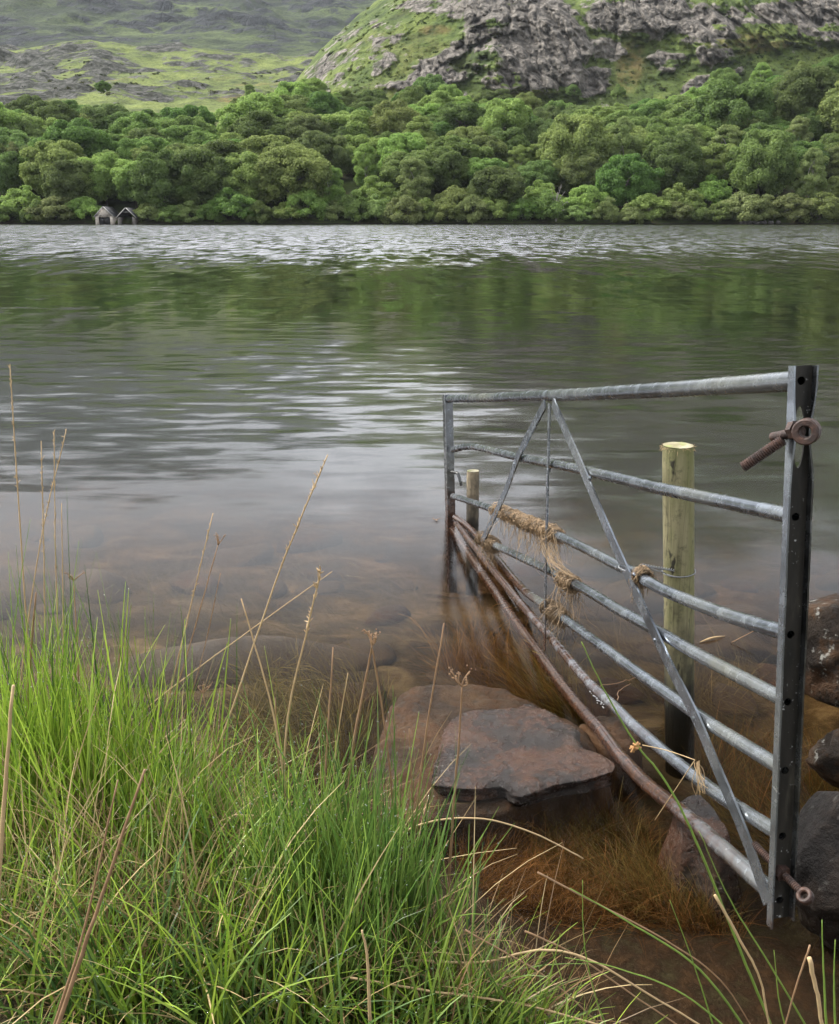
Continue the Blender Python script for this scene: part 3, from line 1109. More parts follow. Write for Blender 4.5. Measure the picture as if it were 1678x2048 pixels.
# rows of the wood, from the shore up the slope; each row is laid out from left to right
ROWS = [(249.5, 'bottom row'), (263, 'second row'), (275, 'third row'), (287, 'fourth row'), (299, 'fifth row'), (311, 'sixth row'), (323, 'seventh row'), (336, 'eighth row'), (348, 'ninth row'), (359, 'top row')]
for ri, (yr, rname) in enumerate(ROWS):
    step = random.uniform(10.2, 11.4)
    half = 0.47 * yr
    x = -half + random.uniform(0, step)
    items = []
    while x < half:
        yy = yr + random.uniform(-4.5, 4.5)
        px = float(px_far(x, yy))
        gap = False
        if ri == 0 and 165 < px < 300:
            gap = True
        if ri >= 7 and 418 < px < 500:
            gap = True
        if not gap:
            u = random.random()
            if ri == 0:
                kind = 'birch' if u < .38 else ('oak' if u < .8 else 'bush')
            elif ri < 3:
                kind = 'birch' if u < .25 else 'oak'
            else:
                kind = 'birch' if u < .12 else 'oak'
            if ri >= 7 and px < 440:
                kind = 'oak'
            v = random.random()
            right = sstep(1150, 1600, px)
            if ri >= 7 and px < 440:
                shade = 'leaf_deep'
            elif kind == 'birch':
                shade = 'leaf_pale' if v < .5 else 'leaf_fresh'
            elif kind == 'bush':
                shade = 'leaf_fresh'
            else:
                w = v - .25 * right
                shade = 'leaf_deep' if w < .20 else ('leaf_mid' if w < .55 else ('leaf_fresh' if w < .88 else 'leaf_olive'))
            sc = {'oak': random.choice([random.uniform(.75, 1.0), random.uniform(.95, 1.25), random.uniform(1.2, 1.5)]), 'birch': random.uniform(.75, 1.25), 'bush': random.uniform(1.1, 1.6)}[kind]
            if ri >= 6:
                sc *= .82
            if ri >= 8:
                sc *= .85
            items.append((x, yy, px, kind, sc, shade))
        x += step * random.uniform(.75, 1.25)
    items = [q for q in items if -60 < q[2] < 1740]
    for k, (x, yy, px, kind, sc, shade) in enumerate(items):
        kw = {'oak': 'oak', 'birch': 'birch', 'bush': 'bushy willow'}[kind]
        where = f'{ORD[k]} from left' if k < len(items) / 2 else f'{ORD[len(items) - 1 - k]} from right'
        size = 'large ' if sc > 1.1 else ''
        tree(x, yy, float(hill_z(x, yy)), kind, sc, shade, f'{size}{SHADE_WORD[shade]} {kw} in {rname} of the far wood, {where}', 'trees of the wood on the far slope',
             (random.uniform(.85, 1.12), random.uniform(.78, 1.15)), sink=.4)

# bushes overhanging the water along the far shore
sx = []
px = -30
while px < 1720:
    if not (176 < px < 288) and not (1096 < px < 1124):
        sx.append(px)
    px += random.uniform(34, 66)
ln = len([q for q in sx if q <= 182])
for k, px in enumerate(sx):
    yy = random.uniform(240.9, 243.2)
    x = float(x_row(px, 425, yy))
    sc = random.uniform(.85, 1.4)
    if 288 <= px < 340:
        sc = .8
    shade = random.choice(['leaf_fresh', 'leaf_pale', 'leaf_pale', 'leaf_mid'])
    where = f'{ORD[ln - 1 - k]} left of the boathouses' if k < ln else f'{ORD[k - ln]} right of the boathouses'
    size = 'broad ' if sc > 1.05 else 'small '
    tree(x, yy, float(hill_z(x, yy)), 'bush', sc, shade, f'{size}{SHADE_WORD[shade]} bush at the far waterline, {where}', 'bushes along the far shore', (random.uniform(.9, 1.25), random.uniform(.8, 1.1)), sink=.3)

# trees hanging over the boathouses
for px, yy, sc, kind, shade, lab in [(165, 251, .95, 'oak', 'leaf_mid', 'mid green oak leaning over the stone boathouse from the left'),
                                     (215, 254.5, 1.0, 'oak', 'leaf_fresh', 'fresh green oak directly behind the two boathouses'),
                                     (275, 252, .9, 'oak', 'leaf_fresh', 'fresh green oak behind the open boathouse, overhanging its roof'),
                                     (292, 243.4, .72, 'bush', 'leaf_fresh', 'bright green bush against the right wall of the open boathouse')]:
    x = float(x_row(px, 425, yy))
    tree(x, yy, float(hill_z(x, yy)), kind, sc, shade, lab, 'trees round the boathouses')

# lone trees and scrub above the wood
mv = lambda px, row, d: (float(x_far(px, d)), d, CAMH + float(e_of(row)) * d)
for px, row, d, sc, kind, shade, lab in [
        (216, 182, 420, .38, 'oak', 'leaf_deep', 'lone dark oak on the moor above the left of the wood'),
        (505, 200, 400, .50, 'birch', 'leaf_mid', 'small upright tree at the edge of the meadow beside the crag'),
        (478, 212, 395, .75, 'bush', 'leaf_mid', 'round scrub bush left of the upright tree at the meadow edge'),
        (545, 205, 392, .9, 'bush', 'leaf_olive', 'olive scrub bush on the knoll below the crag'),
        (520, 222, 388, .9, 'bush', 'leaf_olive', 'olive scrub bush lowest on the knoll below the crag'),
        (620, 212, 398, .80, 'oak', 'leaf_deep', 'dark oak under the left foot of the crag'),
        (1140, 186, 400, .75, 'bush', 'leaf_deep', 'dark bush beside the small outcrop under the pale buttress'),
        (1230, 190, 398, .8, 'bush', 'leaf_mid', 'mid green bush right of the small outcrop'),
        (1375, 140, 415, .6, 'bush', 'leaf_deep', 'small dark bush high on the bracken slope'),
        (1450, 155, 405, .7, 'bush', 'leaf_mid', 'green bush on the slope under the dark cliffs')]:
    x, y, z = mv(px, row, d)
    tree(x, y, z, kind, sc, shade, lab, 'scattered trees above the wood', sink=.8)

# bare dead tree on the shore
g = np.random.default_rng(5)
dx, dy = float(x_row(1112, 425, 241.6)), 241.6
dead = empty('dead_tree', (dx, dy, float(hill_z(dx, dy))), 'bare bleached dead tree among green bushes on the far shore', 'tree')
mb = MB()
mb.tube(catmull([(0, 0, -.5), (.1, 0, 2), (-.1, .1, 4), (.2, 0, 6.4)], 4), np.linspace(.24, .06, 13), 7)
mb.build('trunk', M['bark_pale'], dead)
for st, e in [((0, 0, 2.2), (2.6, 0, 4.4)), ((0, 0, 2.8), (1.9, -.2, 6.6)), ((0, 0, 3.2), (-1.2, .2, 7.2)), ((0, 0, 1.6), (3.4, .3, 2.9)), ((0, 0, 3.9), (1.0, .1, 7.6)), ((0, 0, 3.0), (-1.9, 0, 5.4))]:
    mb = MB()
    st, e = np.array(st), np.array(e)
    mid = (st + e) / 2 + g.normal(0, .25, 3)
    pts = catmull([st, mid, e], 4)
    mb.tube(pts, np.linspace(.11, .03, len(pts)), 5)
    for k in range(3):
        s0 = pts[3 + k * 2]
        mb.tube([s0, s0 + g.normal(0, .5, 3) + np.array([0, 0, .6])], [.05, .02], 4)
    mb.build('branch', M['bark_pale'], dead)


# ------------------------------------------------------------------ boathouses
def stone_wall_mat(name, lo, hi):
    m = NT(name)
    P = m.pos((1, 1, 1.6))
    v = m.n('TexVoronoi', {'Vector': P, 'Scale': 3.2})
    e = m.n('TexVoronoi', {'Vector': P, 'Scale': 3.2}, feature='DISTANCE_TO_EDGE')
    c = m.mix(m.n('SeparateColor', {0: v.outputs['Color']}).outputs[0], lo, hi)
    c = m.mix(m.rng(e.outputs['Distance'], .06, .0), c, (.08, .075, .065))
    return m.principled(c, .9, 0, m.bump(m.rng(e.outputs['Distance'], 0, .1), .8, .05), .2)


M['stone_pale'] = stone_wall_mat('pale_rubble_stone', (.44, .39, .33), (.66, .60, .52))
M['stone_dark'] = stone_wall_mat('dark_rubble_stone', (.085, .08, .072), (.24, .22, .20))


def plain(name, c, rough=.8):
    m = NT(name)
    nz = m.noise(m.pos(), 3, 4)
    return m.principled(m.mix(nz.outputs['Fac'], tuple(q * .75 for q in c), tuple(q * 1.2 for q in c)), rough, 0, None, .3)


M['slate'] = plain('slate_roof', (.05, .05, .055), .6)
M['white_board'] = plain('weathered_white_board', (.42, .41, .385), .7)
M['door_black'] = plain('black_boat_door', (.012, .012, .013), .6)
M['dark_timber'] = plain('dark_timber', (.03, .027, .024))


def boathouse(px, width, eave, ridge, label, front, doors, yy=239.6, depth=6.5):
    x0 = float(x_row(px, 438, yy))
    root = empty('boathouse', (x0, yy, 0), label, 'boathouse', 'stone boathouses on the far shore')
    w, T = width / 2, .45
    open_w, open_h = (w - .75, eave - .15)
    fm = M[front]
    for s in (-1, 1):                                     # front piers and long side walls
        mb = MB()
        x1, x2 = sorted((s * w, s * open_w))
        mb.box((x1, 0, -.6), (x2 - x1, 0, 0), (0, T, 0), (0, 0, eave + .6))
        mb.build('front_pier', fm, root, False)
        mb = MB()
        x1, x2 = sorted((s * w, s * (w - T)))
        mb.box((x1, T, -.6), (x2 - x1, 0, 0), (0, depth - T, 0), (0, 0, eave + .6))
        mb.build('side_wall', fm, root, False)
    mb = MB()
    mb.box((-w + T, depth - T, -.6), (2 * w - 2 * T, 0, 0), (0, T, 0), (0, 0, eave + .6))
    mb.build('back_wall', M['stone_dark'], root, False)
    if doors:
        mb = MB()
        mb.add([(-w, 0, eave), (w, 0, eave), (0, 0, ridge), (-w, T, eave), (w, T, eave), (0, T, ridge)], [[0, 1, 4, 3], [1, 2, 5, 4], [2, 0, 3, 5]], [[0, 2, 1], [3, 4, 5]])
        mb.build('gable', fm, root, False)
        mb = MB()
        mb.box((-open_w, .12, eave - .22), (2 * open_w, 0, 0), (0, .2, 0), (0, 0, .22))
        mb.build('lintel', fm, root, False)
        for s in (-1, 1):
            mb = MB()
            x1, x2 = sorted((s * .05, s * (open_w - .04)))
            mb.box((x1, .22, .02), (x2 - x1, 0, 0), (0, .07, 0), (0, 0, eave - .26))
            mb.build('door', M['door_black'], root, False)
        mb = MB()
        mb.box((-.05, .18, -.3), (.10, 0, 0), (0, .1, 0), (0, 0, eave + .05))
        mb.build('door_post', M['dark_timber'], root, False)
    else:
        mb = MB()
        mb.box((-.75, .16, ridge - .95), (1.5, 0, 0), (0, .1, 0), (0, 0, .12))
        mb.build('collar_beam', M['white_board'], root, False)
        mb = MB()
        mb.add([(-w, depth - T, eave), (w, depth - T, eave), (0, depth - T, ridge), (-w, depth, eave), (w, depth, eave), (0, depth, ridge)], [[0, 1, 4, 3], [1, 2, 5, 4], [2, 0, 3, 5]], [[0, 2, 1], [3, 4, 5]])
        mb.build('back_gable', M['stone_dark'], root, False)
    ov = .22
    sl = np.array([w, 0, eave - ridge]) / np.hypot(w, eave - ridge)
    for s in (-1, 1):
        d = sl * np.array([s, 1, 1])
        n = np.array([s * (ridge - eave), 0, w]) / np.hypot(w, ridge - eave)
        L = np.hypot(w, ridge - eave) + ov
        mb = MB()
        mb.box(np.array([0, -.16, ridge + .02]) + n * .02, d * L, np.array([0, depth + .3, 0]), n * .1)
        rf = mb.build('roof_slope', M['slate'], root, False)
        mb = MB()
        mb.box(np.array([0, -.24, ridge - .04]) + n * .01, d * (L + .02), np.array([0, .075, 0]), n * .16)
        mb.build('bargeboard', M['white_board'], root, False)
    return root


boathouse(208.5, 4.15, 1.8, 3.85, 'pale stone boathouse with white gable boards and paired black doors', 'stone_pale', True)
boathouse(253, 4.1, 1.6, 3.6, 'dark stone boathouse with open black front and white gable boards', 'stone_dark', False)


def boulder(name, center, size, seed, mat, amp=.25, sub=4, rz=0.0, flat=0.0, freq=1.1):
    v, f = ico(sub)
    n = fbm(v * freq + seed * 3.7, 4, .55)
    r = fbm(v * freq * 1.7 + seed * 1.9, 4, .55, True)
    n3 = fbm(v * freq * 6 + seed, 4, .6)
    v = v * (1 + amp * n + amp * .55 * (r - .3) + amp * .16 * n3)[:, None]
    g = np.random.default_rng(seed)
    for _ in range(13):                                   # broken planes
        d = unit(g.normal(size=3))
        lim = g.uniform(.62, .92)
        ex = np.maximum(v @ d - lim, 0)
        v = v - ex[:, None] * d * .92
    if flat:
        v[:, 2] = np.minimum(v[:, 2], flat + .06 * n3)
    v = v * np.array(size)
    c, s = math.cos(rz), math.sin(rz)
    v = np.stack([v[:, 0] * c - v[:, 1] * s, v[:, 0] * s + v[:, 1] * c, v[:, 2]], 1)
    o = link(name, mesh_np(name, v, f), mat)
    o.location = center
    return o


M['shore_rock'] = rock_mat('shore_rock', (.09, .085, .085), (.24, .225, .22), (.1, .09, .08), .2, (.7, .95), .8)
for k, px in enumerate([1483, 1491, 1499, 1506, 1514, 1522, 1530, 1543, 1556]):
    yy = 240.2 + random.uniform(-.3, .5)
    o = boulder('shore_rock', (float(x_row(px, 440, yy)), yy, .25 + random.uniform(0, .35)), (random.uniform(.45, .85), .5, random.uniform(.35, .7)), 40 + k, M['shore_rock'], .3, 3)
    tag(o, f'grey rock in the rubble at the far waterline, {ORD[k]} from the left of the pile', 'rock', 'rubble rocks on the far shore')

# heather and scrub scattered over the crag ledges and the moor
def scrub(name, P3, sizes, label, ca, cb):
    g = np.random.default_rng(4)
    vs_, cs_ = [], []
    for p, s in zip(P3, sizes):
        m = 34
        d = unit(g.normal(size=(m, 3)) + np.array([0, -.2, .5]))
        q = p + d * s * g.uniform(.5, 1, (m, 1)) * np.array([1.2, 1.2, .6])
        nr = unit(d + g.normal(size=(m, 3)) * .5)
        a = unit(np.cross(nr, g.normal(size=(m, 3))))
        b = np.cross(nr, a)
        w = s * .30 * g.uniform(.6, 1.3, (m, 1))
        vs_.append(np.stack([q - a * w, q + b * w * .7, q + a * w, q - b * w * .7], 1).reshape(-1, 3))
        t = g.uniform(0, 1)
        c = (np.array(ca) * (1 - t) + np.array(cb) * t) * g.uniform(.7, 1.3, (m, 1))
        cs_.append(np.repeat(c, 4, 0))
    v = np.vstack(vs_)
    o = link(name, mesh_np(name, v, np.arange(len(v)).reshape(-1, 4), {'col': np.vstack(cs_)}, False), M['weed'])
    return tag(o, label, 'scrub', kind='stuff')


g = np.random.default_rng(17)
CR = crag.data
cv = np.empty(len(CR.vertices) * 3, np.float32)
CR.vertices.foreach_get('co', cv)
cv = cv.reshape(-1, 3)
cra = np.empty(len(CR.vertices), np.float32)
CR.attributes['rock'].data.foreach_get('value', cra)
rel = cv - _C
row_ = PH / 2 - FPX * (rel @ _U) / (rel @ _F)
ok = np.where((row_ > -30) & (row_ < 235) & (cra < .5) & (fbm(cv * .035, 3) > -.12))[0]
sel = g.choice(ok, 900, replace=False)
scrub('scrub', cv[sel], g.uniform(.35, 1.3, 900) ** 1.4, 'low heather and scrub on the ledges of the crag', (.022, .040, .011), (.085, .10, .03))
MV = np.empty(len(moor.data.vertices) * 3, np.float32)
moor.data.vertices.foreach_get('co', MV)
MV = MV.reshape(-1, 3)
mra = np.empty(len(moor.data.vertices), np.float32)
moor.data.attributes['rock'].data.foreach_get('value', mra)
ok = np.where((MV[:, 1] > 380) & (MV[:, 1] < 760) & (mra > .18))[0]
sel = g.choice(ok, 700, replace=False)
scrub('scrub', MV[sel], g.uniform(.5, 1.7, 700) ** 1.3, 'low dark heather scattered over the moorland knolls', (.020, .030, .012), (.065, .07, .03))

# ------------------------------------------------------------------ the gate
GA, GB = gz(905, 1035), gz(1240, 1505)
GU = unit(GA - GB)                                        # along the gate, towards the far end
GN = np.array([-GU[1], GU[0], 0.0])                       # square to the gate, towards the camera's side
if GN[0] > 0:
    GN = -GN


def on_gate(px, py, off=0.0):
    d = ray(px, py)
    o = GA + GN * off
    return _C + d * (((o - _C) @ GN) / (d @ GN))


gate = empty('metal_gate', tuple(gz(1240, 1505)), 'rusting galvanised seven-bar field gate sagging into the lake', 'gate')
G0 = np.array(gate.location)


def gbuild(mb, name, mat, parent=None, smooth=True, deg=40, bevel=0.0):
    mb.v = [v - G0 for v in mb.v]
    o = mb.build(name, mat, gate if parent is None else parent, smooth)
    return sharpen(o, deg, bevel)


def dent(pts, seed, amt):
    n = fbm(V3(np.arange(len(pts)) * .11, seed, 0), 2)
    n2 = fbm(V3(np.arange(len(pts)) * .11, seed, 40), 2)
    e = np.sin(np.linspace(0, math.pi, len(pts)))
    return pts + GN * (n * amt * e)[:, None] + np.array([0, 0, 1.0]) * (n2 * amt * .5 * e)[:, None]


HT, HB = on_gate(1604, 731), on_gate(1558, 1836)
HDIR = unit(HT - HB)
HU = unit(GU - HDIR * (GU @ HDIR))                        # square to the stile, in the gate's plane, away from the camera
HW = np.cross(HDIR, HU)
if HW @ GN < 0:
    HW = -HW                                              # towards the camera's side of the gate
STW, STF, STT = .047, .015, .0035
HLEN = np.linalg.norm(HT - HB)


def rail_end(py):
    """where a rail meets the back of the hinge stile's web"""
    t = np.linspace(0, 1, 400)
    pts = HB[None] + (HT - HB)[None] * t[:, None]
    rel = pts - _C
    rows = PH / 2 - FPX * (rel @ _U) / (rel @ _F)
    k = np.argmin(np.abs(rows - py))
    return pts[k] + HU * .004


RAILS = [
    ('top_rail', .0182, [(899, 798), (1100, 791), (1340, 779)], 762, None),
    ('rail', .0145, [(906, 900), (935, 893), (966, 897), (1030, 913), (1160, 939), (1330, 979), (1450, 1004)], 1034, None),
    ('rail', .0145, [(906, 992), (990, 1020), (1100, 1063), (1230, 1128), (1268, 1146), (1300, 1166), (1345, 1188), (1450, 1229)], 1270, None),
    ('rail', .0145, [(962, 1076), (1000, 1095), (1120, 1152), (1250, 1226), (1400, 1311)], 1405, None),
    ('rail', .0145, [(910, 1034), (935, 1052), (975, 1095), (1040, 1172), (1092, 1212), (1180, 1275), (1290, 1355), (1420, 1447)], 1540, 'z'),
    ('rail', .0148, [(912, 1048), (948, 1092), (1027, 1190), (1086, 1256), (1169, 1355), (1231, 1415), (1302, 1481), (1421, 1577)], 1672, None),
    ('bottom_rail', .0185, [(905, 1060), (993, 1188), (1067, 1293), (1135, 1385), (1195, 1455), (1240, 1512), (1290, 1565), (1404, 1660)], 1800, None),
]
HOLES = []
RAIL_PTS = []
for k, (nm, rad, pp, hy, mode) in enumerate(RAILS):
    pts = [on_gate(*p) for p in pp]
    if mode == 'z':                                       # this bar lies along the water's surface at its far end
        for j, w in enumerate([.0, .0, .0, .35]):
            q = gz(*pp[j], .006)
            pts[j] = q * (1 - w) + pts[j] * w
    e = rail_end(hy)
    HOLES.append(((e - HB) @ HDIR))
    pts.append(e)
    cp = dent(catmull(pts, 14), k * 7.3, .004)
    RAIL_PTS.append(cp)
    mb = MB()
    mb.tube(cp, rad, 20, caps=False)
    gbuild(mb, nm, M['steel'])

# hinge stile: channel with its open side towards the camera, holes through the web
def ring_hole(mb, c, hw, s0, s1, rx, rz):
    """rectangle (half width hw, from s0 to s1 along the stile) with an oval hole at c"""
    n = 24
    th = np.arange(n) * 2 * math.pi / n
    inner, outer = [], []
    for a in th:
        dx, dz = math.cos(a), math.sin(a)
        inner.append((dx * rx, c + dz * rz))
        h = (s1 - c) if dz > 0 else (c - s0)
        k = min(hw / abs(dx) if abs(dx) > 1e-6 else 1e9, h / abs(dz) if abs(dz) > 1e-6 else 1e9)
        outer.append((dx * k, c + dz * k))
    corners = [(hw, s1), (-hw, s1), (-hw, s0), (hw, s0)]
    for cx, cz in corners:                                # snap the nearest outer vertex to each corner
        j = min(range(n), key=lambda i: (outer[i][0] - cx) ** 2 + (outer[i][1] - cz) ** 2)
        outer[j] = (cx, cz)
    P3 = lambda q, d: HB + HW * q[0] + HDIR * q[1] + HU * d
    v = [P3(q, 0) for q in inner] + [P3(q, 0) for q in outer] + [P3(q, STT) for q in inner] + [P3(q, STT) for q in outer]
    i = np.arange(n)
    j = (i + 1) % n
    f = np.vstack([np.stack([i, j, n + j, n + i], 1), np.stack([2 * n + j, 2 * n + i, 3 * n + i, 3 * n + j], 1), np.stack([j, i, 2 * n + i, 2 * n + j], 1)])
    mb.add(np.array(v), f)


stile = empty('hinge_stile', (0, 0, 0))
stile.parent = gate
mb = MB()
hw = STW / 2 - STT
segs = sorted([(h, .0075, .0075) for h in HOLES] + [(HLEN - .125, .0105, .055)])
cuts = [0.0]
for a, b in zip(segs[:-1], segs[1:]):
    cuts.append((a[0] + a[2] + b[0] - b[2]) / 2)
cuts.append(HLEN)
for (c, rx, rz), s0, s1 in zip(segs, cuts[:-1], cuts[1:]):
    ring_hole(mb, c, hw, s0, s1, rx, rz)
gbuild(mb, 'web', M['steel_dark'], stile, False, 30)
for s, nm in ((1, 'flange'), (-1, 'flange')):
    mb = MB()
    ks = np.linspace(-.012 if s > 0 else 0, HLEN, 120)
    bend = np.exp(-((ks - (HLEN - .12)) / .05) ** 2) * -.006 * s * (1 if s > 0 else 1.8)      # flanges knocked in beside the slot
    wob2 = fbm(V3(ks * 6, s, 0), 3) * .0012
    lip = .012 * np.exp(-((ks - HLEN) / .02) ** 2)
    rows_ = []
    for kk, b, w2 in zip(ks, bend, wob2):
        o0 = HB + HDIR * kk + HW * s * (STW / 2 - STT) - HU * 0
        rows_.append([o0 + HU * STT, o0 + HW * s * STT + HU * STT, o0 + HW * (s * STT + b + w2) - HU * STF, o0 + HW * (b + w2) - HU * STF])
    v = np.array(rows_).reshape(-1, 3)
    mb.add(v, np.vstack([grid_faces(len(ks), 4, wrap=True), [[3, 2, 1, 0]], [[len(v) - 4, len(v) - 3, len(v) - 2, len(v) - 1]]]))
    gbuild(mb, nm, M['steel_film' if s < 0 else 'steel'], stile, True, 30)

# latch stile
LT, LW = on_gate(897, 789), on_gate(903, 1034)
LD = unit(LT - LW)
mb = MB()
w_, dpt, LL = .040, .058, 1.02
lu = unit(GU - LD * (GU @ LD))
mb.box(LT - LD * LL - GN * w_ / 2 - lu * .004, GN * w_, lu * dpt, LD * LL)
gbuild(mb, 'latch_stile', M['steel_film'], None, False, 30, .003)
mb = MB()
p0 = on_gate(905, 946, .0)
hp = [at(903, 944, p0[1] - .02), at(912, 945, p0[1] - .05), at(917, 950, p0[1] - .07), at(923, 971, p0[1] - .08)]
mb.tube(catmull(hp, 5), .0072, 10)
gbuild(mb, 'latch_handle', M['steel_film'])

# flat braces and strap on the camera's side of the rails
AP = on_gate(1098, 806, .021)


def flat(pp, w, nm, off=.021, h=.005, twist=None):
    pts = catmull([on_gate(*p, off) for p in pp], 10)
    mb = MB()
    t = unit(np.gradient(pts, axis=0))
    side = np.broadcast_to(GN, t.shape)
    if twist is not None:
        tw = np.interp(np.linspace(0, 1, len(pts)), *twist)
        x0 = unit(np.cross(t, side))
        side = unit(side * np.cos(tw)[:, None] + x0 * np.sin(tw)[:, None])
    x = unit(np.cross(t, side))
    ring = np.stack([pts - x * w / 2 - side * h / 2, pts + x * w / 2 - side * h / 2, pts + x * w / 2 + side * h / 2, pts - x * w / 2 + side * h / 2], 1)
    v = ring.reshape(-1, 3)
    n = len(pts)
    mb.add(v, np.vstack([grid_faces(n, 4, wrap=True), [[3, 2, 1, 0]], [[4 * n - 4, 4 * n - 3, 4 * n - 2, 4 * n - 1]]]))
    return gbuild(mb, nm, M['steel'], None, True, 30)


flat([(1106, 805), (1160, 928), (1205, 1035), (1250, 1137), (1330, 1312), (1390, 1432), (1430, 1527), (1490, 1672), (1536, 1806)], .034, 'brace')
flat([(1090, 808), (1040, 905), (1008, 990), (963, 1086)], .032, 'brace')
flat([(1099, 808), (1098, 850), (1096, 935), (1092, 1110), (1089, 1300)], .024, 'strap', .023, .004, ([0, .15, 1], [0, .05, .12]))
for px, py, k in [(1030, 922, 1), (1098, 934, 1), (1180, 950, 1), (1270, 1143, 2), (1312, 1274, 3), (1390, 1432, 4)]:
    mb = MB()
    v, f = ICO2
    mb.add(v * .007 * (1 + .5 * fbm(v * 2 + px, 2))[:, None] + on_gate(px, py + 6, .020), None, f)
    gbuild(mb, 'weld_bead', M['steel'])


def threaded(p, q, r, pitch=.0042):
    n = max(6, int(np.linalg.norm(q - p) / (pitch / 4)))
    pts = p + (q - p) * np.linspace(0, 1, n)[:, None]
    rad = r * (1 + .10 * np.sin(np.arange(n) * math.pi / 2))
    return pts, rad


def eye_ring(mb, c, ax, ro, ri, w):
    """thick ring about axis ax"""
    ax = unit(np.asarray(ax, float))
    a = unit(np.cross(ax, [0, 0, 1.0]))
    b = np.cross(ax, a)
    n = 40
    th = np.arange(n) * 2 * math.pi / n
    d = np.cos(th)[:, None] * a + np.sin(th)[:, None] * b
    ch = .0022
    prof = [(ro - ch, -w), (ro, -w + ch), (ro, w - ch), (ro - ch, w), (ri + ch, w), (ri, w - ch), (ri, -w + ch), (ri + ch, -w)]
    v = np.array([[c + d[i] * r + ax * h for r, h in prof] for i in range(n)]).reshape(-1, 3)
    f = grid_faces(n, 8, wrap=True)
    last = np.stack([np.array([(n - 1) * 8 + k, (n - 1) * 8 + (k + 1) % 8, (k + 1) % 8, k]) for k in range(8)])
    mb.add(v, np.vstack([f, last]))


def hexnut(mb, c, ax, r, w):
    ax = unit(ax)
    a = unit(np.cross(ax, [0, 0.3, 1.0]))
    b = np.cross(ax, a)
    th = np.arange(6) * math.pi / 3
    d = np.cos(th)[:, None] * a + np.sin(th)[:, None] * b
    v = np.vstack([c + d * r - ax * w, c + d * r + ax * w])
    i = np.arange(6)
    j = (i + 1) % 6
    mb.add(np.vstack([v, c - ax * w, c + ax * w]), np.stack([i, j, 6 + j, 6 + i], 1), np.vstack([np.stack([j, i, np.full(6, 12)], 1), np.stack([6 + i, 6 + j, np.full(6, 13)], 1)]))


HY = float(rail_end(862)[1])
bolt = empty('top_hinge_bolt', (0, 0, 0))
bolt.parent = gate
eyec = at(1613, 863, HY - .06)
mb = MB()
eye_ring(mb, eyec, at(1604, 868, HY - .09) - at(1622, 858, HY - .03), .0225, .010, .0125)
gbuild(mb, 'eye', M['rust'], bolt)
mb = MB()
q0, q1 = at(1604, 862, HY - .05), at(1546, 874, HY + .02)
mb.tube([q0 + (q1 - q0) * t for t in np.linspace(0, 1, 8)], .0085, 14)
gbuild(mb, 'shank', M['rust'], bolt)
mb = MB()
hexnut(mb, at(1590, 860, HY - .035), q1 - q0, .0165, .007)
gbuild(mb, 'nut', M['rust'], bolt, False)
mb = MB()
pts, rad = threaded(at(1566, 880, HY - .02), at(1486, 934, HY + .005), .0092)
mb.tube(pts, rad, 14)
gbuild(mb, 'threaded_rod', M['rust'], bolt)

HY2 = float(rail_end(1750)[1])
bolt2 = empty('bottom_hinge_bolt', (0, 0, 0))
bolt2.parent = gate
mb = MB()
pts, rad = threaded(at(1508, 1688, HY2 + .07), at(1600, 1782, HY2 - .05), .0070)
mb.tube(pts, rad, 12)
gbuild(mb, 'threaded_rod', M['rust'], bolt2)
mb = MB()
eye_ring(mb, at(1610, 1792, HY2 - .06), (-.5, -.3, .6), .0150, .0068, .008)
gbuild(mb, 'eye', M['rust'], bolt2)
mb = MB()
hexnut(mb, at(1562, 1744, HY2 - .004), at(1600, 1782, HY2 - .05) - at(1508, 1688, HY2 + .07), .016, .008)
gbuild(mb, 'nut', M['rust'], bolt2, False)


# ------------------------------------------------------------------ timber posts
def post(base_px, top_px, rad, label, mat, seed, lean=(0, 0)):
    b = gz(*base_px, 0.0)
    # height where the sight line through the top passes over the base
    tp = at(*top_px, b[1])
    root = empty('wooden_post', tuple(b), label, 'post', 'timber posts in the water')
    top = tp - b
    n, m = 48, 40
    zs = np.linspace(-.75, top[2], m)
    th = np.arange(n) * 2 * math.pi / n
    rr = rad * (1 + .02 * fbm(V3(np.cos(th)[None] * 1.5, np.sin(th)[None] * 1.5, zs[:, None] * 2 + seed), 3) + .006 * np.sin(th * 9 + seed)[None])
    rr[-1] *= .955
    zz = np.broadcast_to(zs[:, None], rr.shape).copy()
    zz[-1] += .002
    cx = zs[:, None] / top[2] * top[0]
    v = np.stack([cx + rr * np.cos(th), rr * np.sin(th) + 0 * cx, zz], -1)
    mb = MB()
    mb.add(v.reshape(-1, 3), grid_faces(m, n, wrap=True))
    mb.build('shaft', mat, root)
    mb = MB()
    c = np.array([top[0], 0, top[2] + .004])
    rings = [c + np.stack([rr[-1] * k * np.cos(th), rr[-1] * k * np.sin(th), .004 * (1 - k) + .0015 * fbm(V3(np.cos(th) * 3 * k, np.sin(th) * 3 * k, seed), 2)], -1) for k in (.998, .9, .7, .4, .15)]
    mb.add(np.vstack(rings + [c[None] + np.array([[0, 0, .004]])]), grid_faces(5, n, wrap=True), [[4 * n + i, 4 * n + (i + 1) % n, 5 * n] for i in range(n)])
    t_ = mb.build('end_grain', M['endgrain'], root)
    return root, b, top


P1, P1b, P1t = post((1359, 1412), (1356, 893), .0435, 'thick greenish round wooden post standing right behind the gate', M['post_green'], 3)
P2, P2b, P2t = post((945, 1044), (946, 943), .0300, 'short pale weathered wooden post beside the far end of the gate', M['post_pale'], 9)
